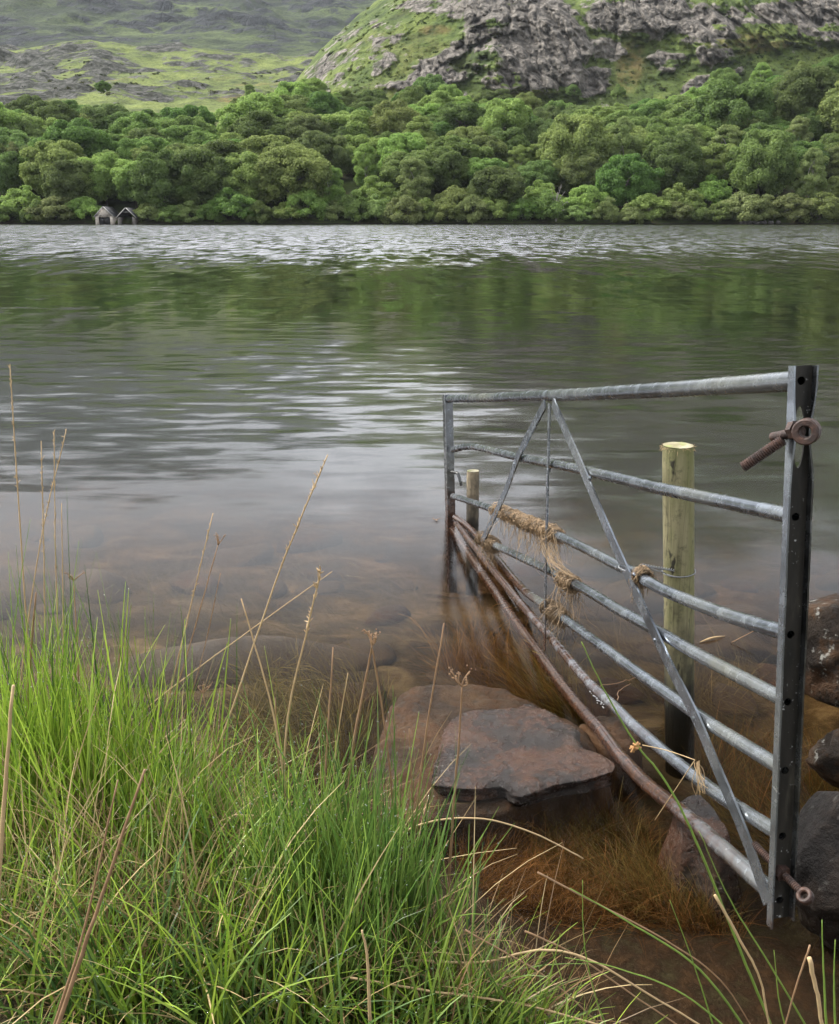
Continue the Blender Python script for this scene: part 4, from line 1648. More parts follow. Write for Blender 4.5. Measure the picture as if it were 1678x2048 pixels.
# fraying fibres round the top of the thick post
g = np.random.default_rng(3)
mb = MB()
for k in range(60):
    a = g.uniform(0, 6.28)
    p = np.array([P1t[0] + .043 * math.cos(a), .043 * math.sin(a), P1t[2] + g.uniform(-.008, .004)])
    q = p + np.array([math.cos(a) * g.uniform(.002, .010), math.sin(a) * g.uniform(.002, .01), g.uniform(-.012, .006)])
    mb.tube([p, q], [.0006, .0003], 4, False)
mb.build('frayed_fibres', M['stalk_tan'], P1)

# wire tie from brace to post
wz = at(1340, 1142, P1b[1])[2]
mb = MB()
bc = on_gate(1262, 1134, .0)
loop = []
for a in np.linspace(.3, 2 * math.pi + .3, 28):
    loop.append(bc + GN * (.032 * math.cos(a)) - GU * (.030 * math.sin(a)) + np.array([0, 0, .006 * math.cos(a) - .006]))
mb.tube(np.array(loop), .0016, 6)
pc = np.array([P1b[0] + P1t[0] * wz / P1t[2], P1b[1], wz])
sp = bc - GU * .02 + np.array([0, 0, .012]) - GN * .02
for dz in (.0, .004):
    arc = [sp + np.array([0, 0, dz])]
    ang0 = math.atan2(sp[1] - pc[1], sp[0] - pc[0])
    for a in np.linspace(-1.0, 1.9, 24) if dz == 0 else np.linspace(1.0, -.9, 16):
        th = ang0 - a if dz == 0 else ang0 - a
        th = ang0 + math.pi / 2 * 0 + (a + 1.0) * 1.55 * (-1) ** 0 - .6
        arc.append(pc + np.array([.0465 * math.cos(th), .0465 * math.sin(th), dz * 1.5 + .002 * math.sin(a * 3)]))
    if dz == 0:
        mb.tube(np.array(arc), .0015, 6)
ring_w = [pc + np.array([.0462 * math.cos(a), .0462 * math.sin(a), .004 * math.sin(a + 1)]) for a in np.linspace(0, 2 * math.pi, 40)]
mb.tube(np.array(ring_w), .0015, 6, False)
tw = np.linspace(0, 1, 40)
ax_ = pc - sp
tip = pc + unit(sp - pc) * .046
for ph in (0, math.pi):
    tp_ = sp + (tip - sp) * tw[:, None] + np.stack([np.cos(tw * 40 + ph) * .003, np.zeros(40), np.sin(tw * 40 + ph) * .003], 1)
    mb.tube(tp_, .0014, 5)
o = mb.build('wire_tie', M['wire'])
tag(o, 'loop of grey wire tying the gate brace to the thick post', 'wire')


# ------------------------------------------------------------------ flood straw caught on the gate
def tangle(path, rad, n, hang, seed, label, dark=1.0, spread=.6):
    """strands wound round a stretch of rail with loose ends hanging"""
    g = np.random.default_rng(seed)
    mb = MB()
    path = np.asarray(path)
    L = np.linspace(0, 1, len(path))
    f = lambda t: np.array([np.interp(t, L, path[:, i]) for i in range(3)])
    for k in range(n):
        t0 = g.uniform(0, 1)
        col = np.array([.36, .25, .145]) * g.uniform(.35, 1.2) * dark
        w = g.uniform(.0006, .0013)
        a0 = g.uniform(0, 6.28)
        turns = g.uniform(2.2, 5.5)
        r = .017 + (rad - .017) * g.uniform(.15, 1) ** 1.3
        m = 12
        pts = []
        for j in range(m):
            u = j / (m - 1)
            tt_ = np.clip(t0 + (u - .5) * g.uniform(.03, .12), 0, 1)
            c = f(tt_)
            a = a0 + turns * u
            pts.append(c + GN * math.cos(a) * r + np.array([0, 0, 1]) * math.sin(a) * r * 1.05 + g.normal(0, .0036, 3))
        mb.tube(np.array(pts), w, 3, False, col)
    for k in range(int(n * spread)):
        t0 = g.uniform(0, 1) ** .9
        c = f(t0)
        col = np.array([.36, .25, .145]) * g.uniform(.3, 1.15) * dark
        h = hang * g.uniform(.15, 1) ** 1.6
        p = c + GN * g.normal(0, rad * .6) + np.array([0, 0, g.uniform(-rad, rad * .3)])
        d = np.array([g.normal(0, .25), g.normal(0, .25), -1])
        pts = [p]
        for j in range(4):
            pts.append(pts[-1] + unit(d + g.normal(0, .35, 3)) * h / 4)
        mb.tube(catmull(pts, 2), np.linspace(.001, .0004, 9), 3, False, col)
    o = mb.build('straw_tangle', M['straw'], None, True, False)
    ctr = np.mean(path, 0)
    o.data.transform(__import__('mathutils').Matrix.Translation(-Vector(ctr)))
    o.location = ctr
    return tag(o, label, 'straw', 'flood straw caught on the gate')


og = on_gate
tangle([og(990, 1018), og(1040, 1040), og(1085, 1058), og(1118, 1074)], .027, 330, .15, 1, 'long bundle of tan straw wrapped along the third rail', 1.0, .8)
tangle([og(962, 1074), og(980, 1086), og(992, 1094)], .030, 200, .12, 2, 'small tangle of straw where the left brace meets the fourth rail', .75, .5)
tangle([og(1124, 1157), og(1150, 1172)], .026, 150, .17, 3, 'round ball of tan straw on the fourth rail with hanging strands', .95, .45)
tangle([og(1094, 1212), og(1128, 1240)], .030, 170, .11, 4, 'dark matted straw clump on the fifth rail beside the strap', .62, .5)
tangle([(bc - GU * .06 + np.array([0, 0, .0])) , bc - GU * .09], .022, 90, .07, 5, 'wisp of straw snagged on the wire by the thick post', .9, .5)
g = np.random.default_rng(21)
mb = MB()
for k in range(26):
    a, b = og(1092 + g.normal(0, 12), 1080 + g.normal(0, 9), .02), og(1136 + g.normal(0, 13), 1150 + g.normal(0, 10), .02)
    mid = (a + b) / 2 + np.array([0, 0, -.02]) + g.normal(0, .012, 3)
    mb.tube(catmull([a, mid, b], 4), g.uniform(.0005, .0010), 3, False, np.array([.30, .21, .12]) * g.uniform(.4, 1.1))
o = mb.build('straw_strands', M['straw'], None, True, False)
tag(o, 'loose straw strands slung between the third and fourth rails', 'straw', 'flood straw caught on the gate')
mb = MB()
for k in range(14):
    a = og(1395 + g.normal(0, 3), 1525 + g.normal(0, 3), .02)
    b = og(1400 + g.normal(0, 8), 1580 + g.normal(0, 10), .02)
    mb.tube(catmull([a, (a + b) / 2 + g.normal(0, .008, 3), b], 4), .0008, 3, False, np.array([.33, .23, .12]) * g.uniform(.6, 1.2))
o = mb.build('straw_strands', M['straw'], None, True, False)
tag(o, 'small wisp of straw hanging from the sixth rail near the brace', 'straw', 'flood straw caught on the gate')


# ------------------------------------------------------------------ stones
def slab(name, outline, ztop, zbot, seed, mat, spread=1.18, tilt=(0, 0), amp=.017, N=160, R=44):
    """flat stone: outline in plan (world xy), rough top, sides sloping out to zbot"""
    P = catmull(np.vstack([outline, outline[:1]]), 12)[:-1]
    seg = np.linalg.norm(np.roll(P, -1, 0) - P, axis=1)
    s = np.concatenate([[0], np.cumsum(seg)])
    q = np.linspace(0, s[-1], N, endpoint=False)
    Pc = np.vstack([P, P[:1]])
    P = np.stack([np.interp(q, s, Pc[:, i]) for i in range(2)], 1)
    c = P.mean(0)
    rag = 1 + .05 * fbm(V3(np.cos(np.arange(N) / N * 6.283) * 5, np.sin(np.arange(N) / N * 6.283) * 5, seed), 4)
    D = (P - c) * rag[:, None]
    rows_ = []
    for k in np.linspace(0.02, 1, R):
        xy = c + D * k
        n1 = fbm(V3(xy[:, 0] * 9, xy[:, 1] * 9, seed), 6, .62)
        n2 = fbm(V3(xy[:, 0] * 4, xy[:, 1] * 11, seed + 5), 4, .5, True) - .3
        z = ztop + (xy - c) @ np.array(tilt) + n1 * amp * 1.3 + n2 * amp * .8
        z = z - .010 * sstep(.90, 1.0, k)
        rows_.append(np.column_stack([xy, z]))
    edge_z = rows_[-1][:, 2]
    for k in np.linspace(.06, 1, 16):
        g_ = fbm(V3(P[:, 0] * 7, P[:, 1] * 7, seed + 9 + k * 1.6), 4)
        xy = c + D * (1 + (spread - 1) * k ** .8)[..., None] * 1.0 if np.ndim(spread) else c + D * (1 + (spread - 1) * k ** .8)
        xy = xy + unit(D) * (g_ * .03 * k)[:, None]
        rows_.append(np.column_stack([xy, edge_z * (1 - k) + zbot * k + g_ * .015]))
    v = np.vstack(rows_ + [np.append(c, ztop + .0)[None]])
    nr = len(rows_)
    f = grid_faces(nr, N, wrap=True)
    f3 = np.array([[(i + 1) % N, i, nr * N] for i in range(N)])
    o3 = np.append(c, 0)
    mb = MB()
    mb.add(v - o3, f, f3)
    o = mb.build(name, mat)
    o.location = o3
    return o


top_out = np.array([gz(*p, .03)[:2] for p in [(862, 1540), (872, 1490), (900, 1418), (950, 1396), (1000, 1398), (1070, 1392), (1120, 1420), (1158, 1445), (1170, 1478), (1215, 1500), (1232, 1520), (1190, 1536), (1120, 1546), (1040, 1566), (1000, 1548), (930, 1555)]])
o = slab('stone', top_out, .003, -.045, 4, M['wet_rock'], .95, (.03, .0), .012)
tag(o, 'large flat wet rust-brown stone breaking the surface left of the gate', 'stone')
low_out = np.array([gz(*p, -.05)[:2] for p in [(740, 1560), (760, 1470), (800, 1390), (870, 1370), (960, 1370), (1060, 1400), (1150, 1450), (1200, 1510), (1190, 1560), (1080, 1600), (960, 1625), (840, 1640), (770, 1620)]])
o = slab('stone', low_out, -.048, -.28, 14, M['brown_rock'], 1.12, (0, 0), .02)
tag(o, 'submerged brown stone lying under the flat wet stone', 'stone')
rk = np.array([gz(*p, .02)[:2] for p in [(1352, 1605), (1365, 1580), (1400, 1575), (1440, 1615), (1462, 1650), (1440, 1668), (1400, 1650), (1370, 1640)]])
o = slab('stone', rk, -.006, -.24, 24, M['wet_rock'], 1.7, (0, 0), .012, 90, 22)
tag(o, 'small wet orange-brown stone under the lower rails near the brace', 'stone')
rk = np.array([gz(*p, -.05)[:2] for p in [(1160, 1450), (1200, 1430), (1265, 1450), (1275, 1490), (1210, 1500)]])
o = slab('stone', rk, -.05, -.22, 44, M['brown_rock'], 1.3, (0, 0), .02, 70, 18)
tag(o, 'small submerged stone between the fifth and sixth rails', 'stone')

for px, py, z, size, seed, mat, rz, lab, nm, sub in [
        (1682, 1310, .05, (.165, .20, .22), 3, 'dry_rock', .4, 'rough brown boulder standing above water at the right edge', 'boulder', 5),
        (1700, 1720, .0, (.14, .15, .20), 6, 'dark_rock', .9, 'dark grey boulder at the right edge beside the foot of the gate', 'boulder', 5),
        (1712, 1530, .03, (.12, .10, .10), 9, 'dry_rock', .2, 'small grey rock between the two boulders at the right edge', 'boulder', 4)]:
    o = boulder(nm, tuple(gz(px, py, z)), size, seed, M[mat], .30, sub, rz)
    tag(o, lab, 'boulder', 'boulders at the right edge')
for px, py, size, seed, rz, lab in [
        (470, 1330, (.62, .24, .26), 12, .22, 'long rounded boulder sunk under water left of the flat stone'),
        (1530, 1185, (.34, .16, .16), 15, -.5, 'pale brown slab-sided rock sunk behind the hinge end of the gate'),
        (1660, 1200, (.36, .2, .14), 16, -.3, 'smooth sunken rock right of the hinge stile'),
        (1440, 1240, (.36, .20, .12), 17, .1, 'flat sunken rock behind the thick post'),
        (1150, 1390, (.16, .12, .12), 18, .3, 'sunken stone under the weed beside the bottom rail')]:
    p = gz(px, py, -.2)
    z = float(ground_z(p[0], p[1]))
    top = min(-.05 if px > 1000 else -.13, z + size[2] * .75)
    o = boulder('sunken_rock', (p[0], p[1], top - size[2] * .9), size, seed, M['silt_rock' if px != 1150 else 'brown_rock'], .14, 4, rz, 0, .8)
    tag(o, lab, 'rock', 'rocks sunk under the clear water')

# loose stones scattered over the bed of the shallows
g = np.random.default_rng(77)
spots = []
for k in range(400):
    px, py = g.uniform(-40, 1700), g.uniform(1010, 1420)
    if px < 520 and py > 1260:
        continue
    p = gz(px, py, -.2)
    s_ = g.uniform(.05, .17) * (1.0 if py < 1250 else .7)
    if bank_dist(p[0], p[1]) > -.25 or any(np.hypot(*(p[:2] - q[:2])) < (s_ + r_) * 1.15 for q, r_ in spots):
        continue
    if p[1] > 7 or len(spots) >= 46:
        continue
    spots.append((p, s_))
spots.sort(key=lambda q: q[0][0])
for k, (p, s_) in enumerate(spots):
    z = float(ground_z(p[0], p[1]))
    h = s_ * g.uniform(.35, .6)
    o = boulder('bed_stone', (p[0], p[1], z + h * .15), (s_ * g.uniform(.9, 1.4), s_ * g.uniform(.7, 1.0), h), 100 + k, M['silt_rock' if k % 3 else 'brown_rock'], .18, 3, g.uniform(0, 3.1), 0, .9)
    if k < len(spots) / 2:
        tag(o, f'rounded stone on the lake bed under shallow water, {ORD[k]} counting from the left', 'stone', 'stones on the lake bed')
    else:
        tag(o, f'rounded stone on the lake bed under shallow water, {ORD[len(spots) - 1 - k]} counting from the right', 'stone', 'stones on the lake bed')

# ------------------------------------------------------------------ grass and weed
def blades(mb, root, length, azim, lean, curve, width, colr, colt, seg=6, wmin=.15, face=None):
    """vectorised strips; root (n,3), length, azim, lean (start angle from vertical), curve (extra lean at the tip), width (n,), colours (n,3)"""
    n = len(root)
    t = np.linspace(0, 1, seg + 1)
    ang = lean[:, None] + curve[:, None] * t[None] ** 1.3
    ds = length[:, None] / seg
    hx = np.concatenate([np.zeros((n, 1)), np.cumsum(np.sin(ang[:, :-1]) * ds, 1)], 1)
    hz_ = np.concatenate([np.zeros((n, 1)), np.cumsum(np.cos(ang[:, :-1]) * ds, 1)], 1)
    ca, sa = np.cos(azim)[:, None], np.sin(azim)[:, None]
    P = np.stack([root[:, 0:1] + hx * ca, root[:, 1:2] + hx * sa, root[:, 2:3] + hz_], -1)
    wa = (RNG.uniform(0, math.pi, n) if face is None else face)[:, None]
    wd = np.stack([np.cos(wa), np.sin(wa), np.zeros_like(wa)], -1)
    w = width[:, None] * (1 - (1 - wmin) * t[None] ** 1.6) * .5
    L, R = P - wd * w[..., None], P + wd * w[..., None]
    v = np.stack([L, R], 2).reshape(n, -1, 3)
    k = np.arange(seg)
    f1 = np.stack([2 * k, 2 * k + 1, 2 * k + 3, 2 * k + 2], 1)
    f = (f1[None] + (np.arange(n) * 2 * (seg + 1))[:, None, None]).reshape(-1, 4)
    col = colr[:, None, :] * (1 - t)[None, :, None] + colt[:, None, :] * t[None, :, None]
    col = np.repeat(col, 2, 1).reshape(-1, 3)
    mb.f4.append(f + mb.n)
    mb.v.append(v.reshape(-1, 3))
    mb.c.append(col)
    mb.n += v.shape[0] * v.shape[1]
    return P


def roots_px(n, cx, cy, sx_, sy_, z=.2, onbank=True):
    out = []
    while len(out) < n:
        q = gz(cx + RNG.normal(0, sx_), cy + RNG.normal(0, sy_), z)
        if onbank and bank_dist(q[0], q[1]) < -.03:
            continue
        out.append(q)
    out = np.array(out)
    out[:, 2] = ground_z(out[:, 0], out[:, 1]) - .01
    return out


def colors(n, a, b, var=.25):
    t = RNG.uniform(0, 1, (n, 1))
    c = np.array(a) * (1 - t) + np.array(b) * t
    return c * RNG.uniform(1 - var, 1 + var, (n, 1))


DEW = []


def tuft(mb, n, cx, cy, sx_, sy_, L, ls, lean_s, curve_m, w, ca, cb, azc=None, azs=9, seg=7, dew=0.0, z=.2):
    r = roots_px(n, cx, cy, sx_, sy_, z)
    ln = np.clip(RNG.normal(L, ls, n), .06, None)
    a = RNG.uniform(0, 2 * math.pi, n) if azc is None else RNG.normal(azc, azs, n)
    lean = np.abs(RNG.normal(0, lean_s, n))
    cu = np.abs(RNG.normal(curve_m, curve_m * .6, n))
    wd = RNG.uniform(.6, 1.3, n) * w
    c = colors(n, ca, cb)
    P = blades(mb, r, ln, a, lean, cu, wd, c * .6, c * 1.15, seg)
    if dew:
        sel = RNG.uniform(size=n) < dew
        DEW.append(P[sel][:, 2:].reshape(-1, 3))
    return P


BRIGHT_A, BRIGHT_B = (.13, .23, .020), (.29, .385, .055)
BLUE_A, BLUE_B = (.062, .130, .024), (.165, .25, .052)
DARK_A, DARK_B = (.032, .082, .016), (.09, .165, .035)
STRAW_A, STRAW_B = (.22, .15, .065), (.43, .33, .165)

# bright clump of rush at the left
mb = MB()
tuft(mb, 800, 40, 1670, 130, 70, .29, .10, .14, .24, .0058, BRIGHT_A, BRIGHT_B, dew=.25)
tuft(mb, 470, 215, 1680, 95, 60, .26, .09, .18, .28, .0058, BRIGHT_A, BRIGHT_B, dew=.25)
tuft(mb, 400, 330, 1740, 85, 60, .24, .08, .35, .5, .0050, BRIGHT_A, BLUE_B, azc=.3, azs=.9, dew=.2)
tuft(mb, 120, 150, 1630, 170, 60, .48, .09, .12, .15, .0040, DARK_A, BRIGHT_A, dew=.7)
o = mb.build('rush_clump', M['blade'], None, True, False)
tag(o, 'bright yellow-green clump of wet rushes on the left of the bank', 'grass', kind='stuff')

# blue-green clump in the middle
mb = MB()
tuft(mb, 760, 680, 1890, 85, 65, .245, .08, .15, .24, .0058, BLUE_A, BLUE_B, dew=.25)
tuft(mb, 400, 775, 1900, 60, 60, .215, .07, .22, .32, .0050, BLUE_A, BLUE_B, dew=.25)
tuft(mb, 300, 600, 1860, 60, 50, .26, .08, .28, .4, .0048, BLUE_A, BRIGHT_B, dew=.2)
tuft(mb, 60, 720, 1850, 110, 70, .38, .06, .12, .12, .0038, DARK_A, BLUE_A, dew=.7)
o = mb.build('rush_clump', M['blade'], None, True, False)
tag(o, 'blue-green clump of wet rushes in the middle of the bank', 'grass', kind='stuff')

# mixed turf over the rest of the bank
mb = MB()
for cx, cy in [(120, 1850), (350, 1880), (500, 1800), (60, 1980), (300, 2010), (520, 1980), (700, 2040), (850, 2010), (480, 1720), (930, 1990), (180, 2080), (420, 2100), (640, 2110), (0, 1760)]:
    tuft(mb, 115, cx, cy, 110, 60, .19 if cx < 650 else .11, .06, .50, .7, .0052, DARK_A, BLUE_B, dew=.1)
    tuft(mb, 60, cx, cy, 110, 60, .22 if cx < 650 else .13, .06, .45, .6, .0054, BRIGHT_A, BRIGHT_B, dew=.1)
tuft(mb, 330, 960, 2070, 90, 40, .11, .04, .4, .7, .0052, BLUE_A, BRIGHT_B, azc=.6, azs=.9, dew=.1)
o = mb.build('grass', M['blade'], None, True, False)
tag(o, 'short wet green grass covering the bank', 'grass', kind='stuff')

# dead straw lying through the turf
mb = MB()
for cx, cy in [(120, 1850), (330, 1830), (500, 1800), (60, 1960), (300, 1980), (520, 1950), (700, 2020), (850, 1990), (950, 1980), (200, 1760)]:
    tuft(mb, 120 if cx < 450 else 80, cx, cy, 120, 55, .28 if cx < 650 else .16, .07, .9, .8, .0036, STRAW_A, STRAW_B, seg=6)
    tuft(mb, 190, cx, cy, 120, 55, .16, .06, 1.2, .5, .0034, (.16, .10, .05), STRAW_A, seg=4)
tuft(mb, 90, 450, 1700, 140, 50, .3, .08, .7, .7, .003, STRAW_A, STRAW_B, azc=.2, azs=.8, seg=6)
o = mb.build('dead_straw', M['straw'], None, True, False)
tag(o, 'dead tan straw lying matted through the green grass', 'straw', kind='stuff')

# dew on the blades
pts = np.vstack(DEW)
pts = pts[RNG.permutation(len(pts))[:5200]] + RNG.normal(0, .0015, (min(5200, len(pts)), 3))
iv, if_ = ICO1
iv = np.array([(0, 0, 1), (0, 0, -1), (1, 0, 0), (0, 1, 0), (-1, 0, 0), (0, -1, 0)], float)
if_ = np.array([(0, 2, 3), (0, 3, 4), (0, 4, 5), (0, 5, 2), (1, 3, 2), (1, 4, 3), (1, 5, 4), (1, 2, 5)])
n = len(pts)
rs = RNG.uniform(.0007, .0015, n)
v = (pts[:, None] + iv[None] * rs[:, None, None]).reshape(-1, 3)
f = (if_[None] + (np.arange(n) * 6)[:, None, None]).reshape(-1, 3)
o = link('dew_drops', mesh_np('dew_drops', v, f), M['dew'])
tag(o, 'tiny beads of rain hanging on the rushes', 'dew', kind='stuff')


# weed streaming under the water
def weed(mb, n, poly, L, ca, cb, azc, azs=.5, lean=.8, curve=.7, w=.0020, cap=-.028, var=.35):
    poly = np.array(poly, float)
    lo, hi = poly.min(0), poly.max(0)
    roots = []
    while len(roots) < n:
        p = RNG.uniform(lo, hi)
        inside = False
        j = len(poly) - 1
        for i in range(len(poly)):
            if (poly[i][1] > p[1]) != (poly[j][1] > p[1]) and p[0] < (poly[j][0] - poly[i][0]) * (p[1] - poly[i][1]) / (poly[j][1] - poly[i][1]) + poly[i][0]:
                inside = not inside
            j = i
        if inside:
            q = gz(p[0], p[1], -.14)
            roots.append(q)
    r = np.array(roots)
    r[:, 2] = ground_z(r[:, 0], r[:, 1]) - .01
    ln = np.clip(RNG.normal(L, L * .3, n), .05, None)
    cl = fbm(V3(r[:, 0] * 6, r[:, 1] * 6, 2), 3)
    a = RNG.normal(0, azs * .7, n) + azc + 4.5 * fbm(V3(r[:, 0] * 2.5, r[:, 1] * 2.5, 7), 2)
    le = np.clip(RNG.normal(lean, .3, n), .1, 1.5)
    c = colors(n, ca, cb, var) * (1 + .6 * cl[:, None])
    k0 = len(mb.v)
    blades(mb, r, ln, a, le, np.full(n, curve), RNG.uniform(.6, 1.3, n) * w, c * .55, c * 1.15, 6, .2)
    v = mb.v[-1]
    v[:, 2] = np.minimum(v[:, 2], cap - RNG.uniform(0, .004, len(v)))


OR_A, OR_B = (.060, .031, .011), (.21, .112, .042)
OL_A, OL_B = (.050, .043, .013), (.195, .155, .055)
mb = MB()
weed(mb, 9000, [(900, 1610), (1000, 1590), (1140, 1570), (1230, 1620), (1330, 1690), (1440, 1790), (1500, 1850), (1300, 1850), (1120, 1850), (980, 1830), (900, 1720)], .105, OR_A, OR_B, 1.9, 1.5, 1.0, .6, .0015)
weed(mb, 5200, [(1000, 1600), (1240, 1640), (1440, 1780), (1460, 1840), (1250, 1800), (1100, 1720)], .11, OL_A, OL_B, 2.1, 1.5, .9, .6, .0015)
o = mb.build('water_weed', M['weed'], None, True, False)
tag(o, 'orange-brown hair weed streaming under water in front of the gate', 'weed', kind='stuff')
mb = MB()
weed(mb, 5200, [(1380, 1480), (1500, 1440), (1678, 1430), (1760, 1480), (1760, 1700), (1660, 1800), (1560, 1720), (1480, 1640), (1400, 1540)], .14, OL_A, OL_B, 2.4, 1.2, 1.0, .5, .0014)
weed(mb, 700, [(1380, 1480), (1700, 1440), (1700, 1720), (1500, 1640)], .18, OR_A, OR_B, 2.4, .9)
o = mb.build('water_weed', M['weed'], None, True, False)
tag(o, 'olive-yellow weed under water round the hinge end of the gate', 'weed', kind='stuff')
mb = MB()
weed(mb, 1500, [(880, 1280), (960, 1250), (1090, 1270), (1130, 1330), (1180, 1400), (1090, 1390), (980, 1360), (890, 1330)], .22, OR_A, (.26, .15, .05), 2.6, .8)
weed(mb, 900, [(1030, 1300), (1130, 1310), (1200, 1410), (1120, 1400)], .2, OL_A, (.20, .16, .05), 2.6, .8)
o = mb.build('water_weed', M['weed'], None, True, False)
tag(o, 'russet weed under water above the flat wet stone', 'weed', kind='stuff')
mb = MB()
weed(mb, 2200, [(480, 1420), (560, 1360), (700, 1340), (780, 1380), (740, 1470), (700, 1560), (600, 1620), (500, 1560)], .22, (.06, .052, .018), (.20, .16, .06), 2.2, .9)
o = mb.build('water_weed', M['weed'], None, True, False)
tag(o, 'dark olive weed under water between the bank and the sunken boulder', 'weed', kind='stuff')
mb = MB()
weed(mb, 2600, [(1180, 1150), (1420, 1180), (1560, 1240), (1640, 1400), (1400, 1420), (1250, 1300)], .20, (.09, .08, .03), (.24, .20, .10), 3.0, .6, 1.1)
weed(mb, 2600, [(0, 1130), (300, 1080), (700, 1070), (880, 1120), (860, 1260), (600, 1230), (300, 1260), (0, 1300)], .26, (.08, .078, .045), (.20, .185, .11), 2.9, .8, 1.2)
o = mb.build('water_weed', M['weed'], None, True, False)
tag(o, 'thin pale weed on the lake bed farther out', 'weed', kind='stuff')


# ------------------------------------------------------------------ single stalks
def stalk(pp, r, label, mat='stalk_tan', head=None, dy=0.0, z=.2, Y=None, cat='grass stalk', name='dry_stalk', group='dry stalks standing on the bank', rt=.45):
    """stalk through picture points base..tip, standing in an upright plane over its foot; dy leans it away"""
    b = gz(*pp[0], z) if Y is None else at(*pp[0], Y)
    n = len(pp)
    pts = [b]
    for k, p in enumerate(pp[1:]):
        pts.append(at(*p, b[1] + dy * (k + 1) / (n - 1)))
    pts = np.array(pts)
    if Y is None:
        gzv = float(ground_z(b[0], b[1]))
        foot = np.array([b[0], b[1], min(gzv, b[2]) - .02])
        pts = np.vstack([foot, pts]) if b[2] - foot[2] > .03 else pts
    c = catmull(pts, 7)
    c = c + RNG.normal(0, r * .12, c.shape)
    mb = MB()
    o3 = c[0].copy()
    mb.tube(c - o3, np.linspace(r, r * rt, len(c)), 6)
    root = mb.build(name, M[mat])
    root.location = o3
    tag(root, label, cat, group)
    g = np.random.default_rng(int(pp[-1][0] * 7 + pp[-1][1]))
    if head == 'seed':                                    # slim flower spike
        hb = MB()
        tail = c[-8:] - o3
        for k in range(46):
            u = g.uniform(0, 1)
            i = u * (len(tail) - 1.001)
            p = tail[int(i)] * (1 - i % 1) + tail[int(i) + 1] * (i % 1)
            q = p + g.normal(0, r * 1.3, 3) + np.array([0, 0, r * 2.2])
            hb.tube([p, q], [r * .55, r * .2], 4, False)
        hb.build('seed_head', M[mat], root)
    if head == 'twig':                                    # forked, knobbly dead flower head
        hb = MB()
        tp = c[-1] - o3
        for k in range(5):
            d = np.array([g.normal(0, .6), g.normal(0, .3), 1]) * r * g.uniform(4, 9)
            e = tp + d
            hb.tube(catmull([tp, tp + d * .5 + g.normal(0, r, 3), e], 3), [r * .6, r * .5, r * .45, r * .4, r * .35, r * .4, r * .5], 5)
            for _ in range(4):
                hb.add(ICO1[0] * r * g.uniform(.3, .6) + e + g.normal(0, r * 1.1, 3), None, ICO1[1])
        hb.build('seed_head', M[mat], root)
    return root


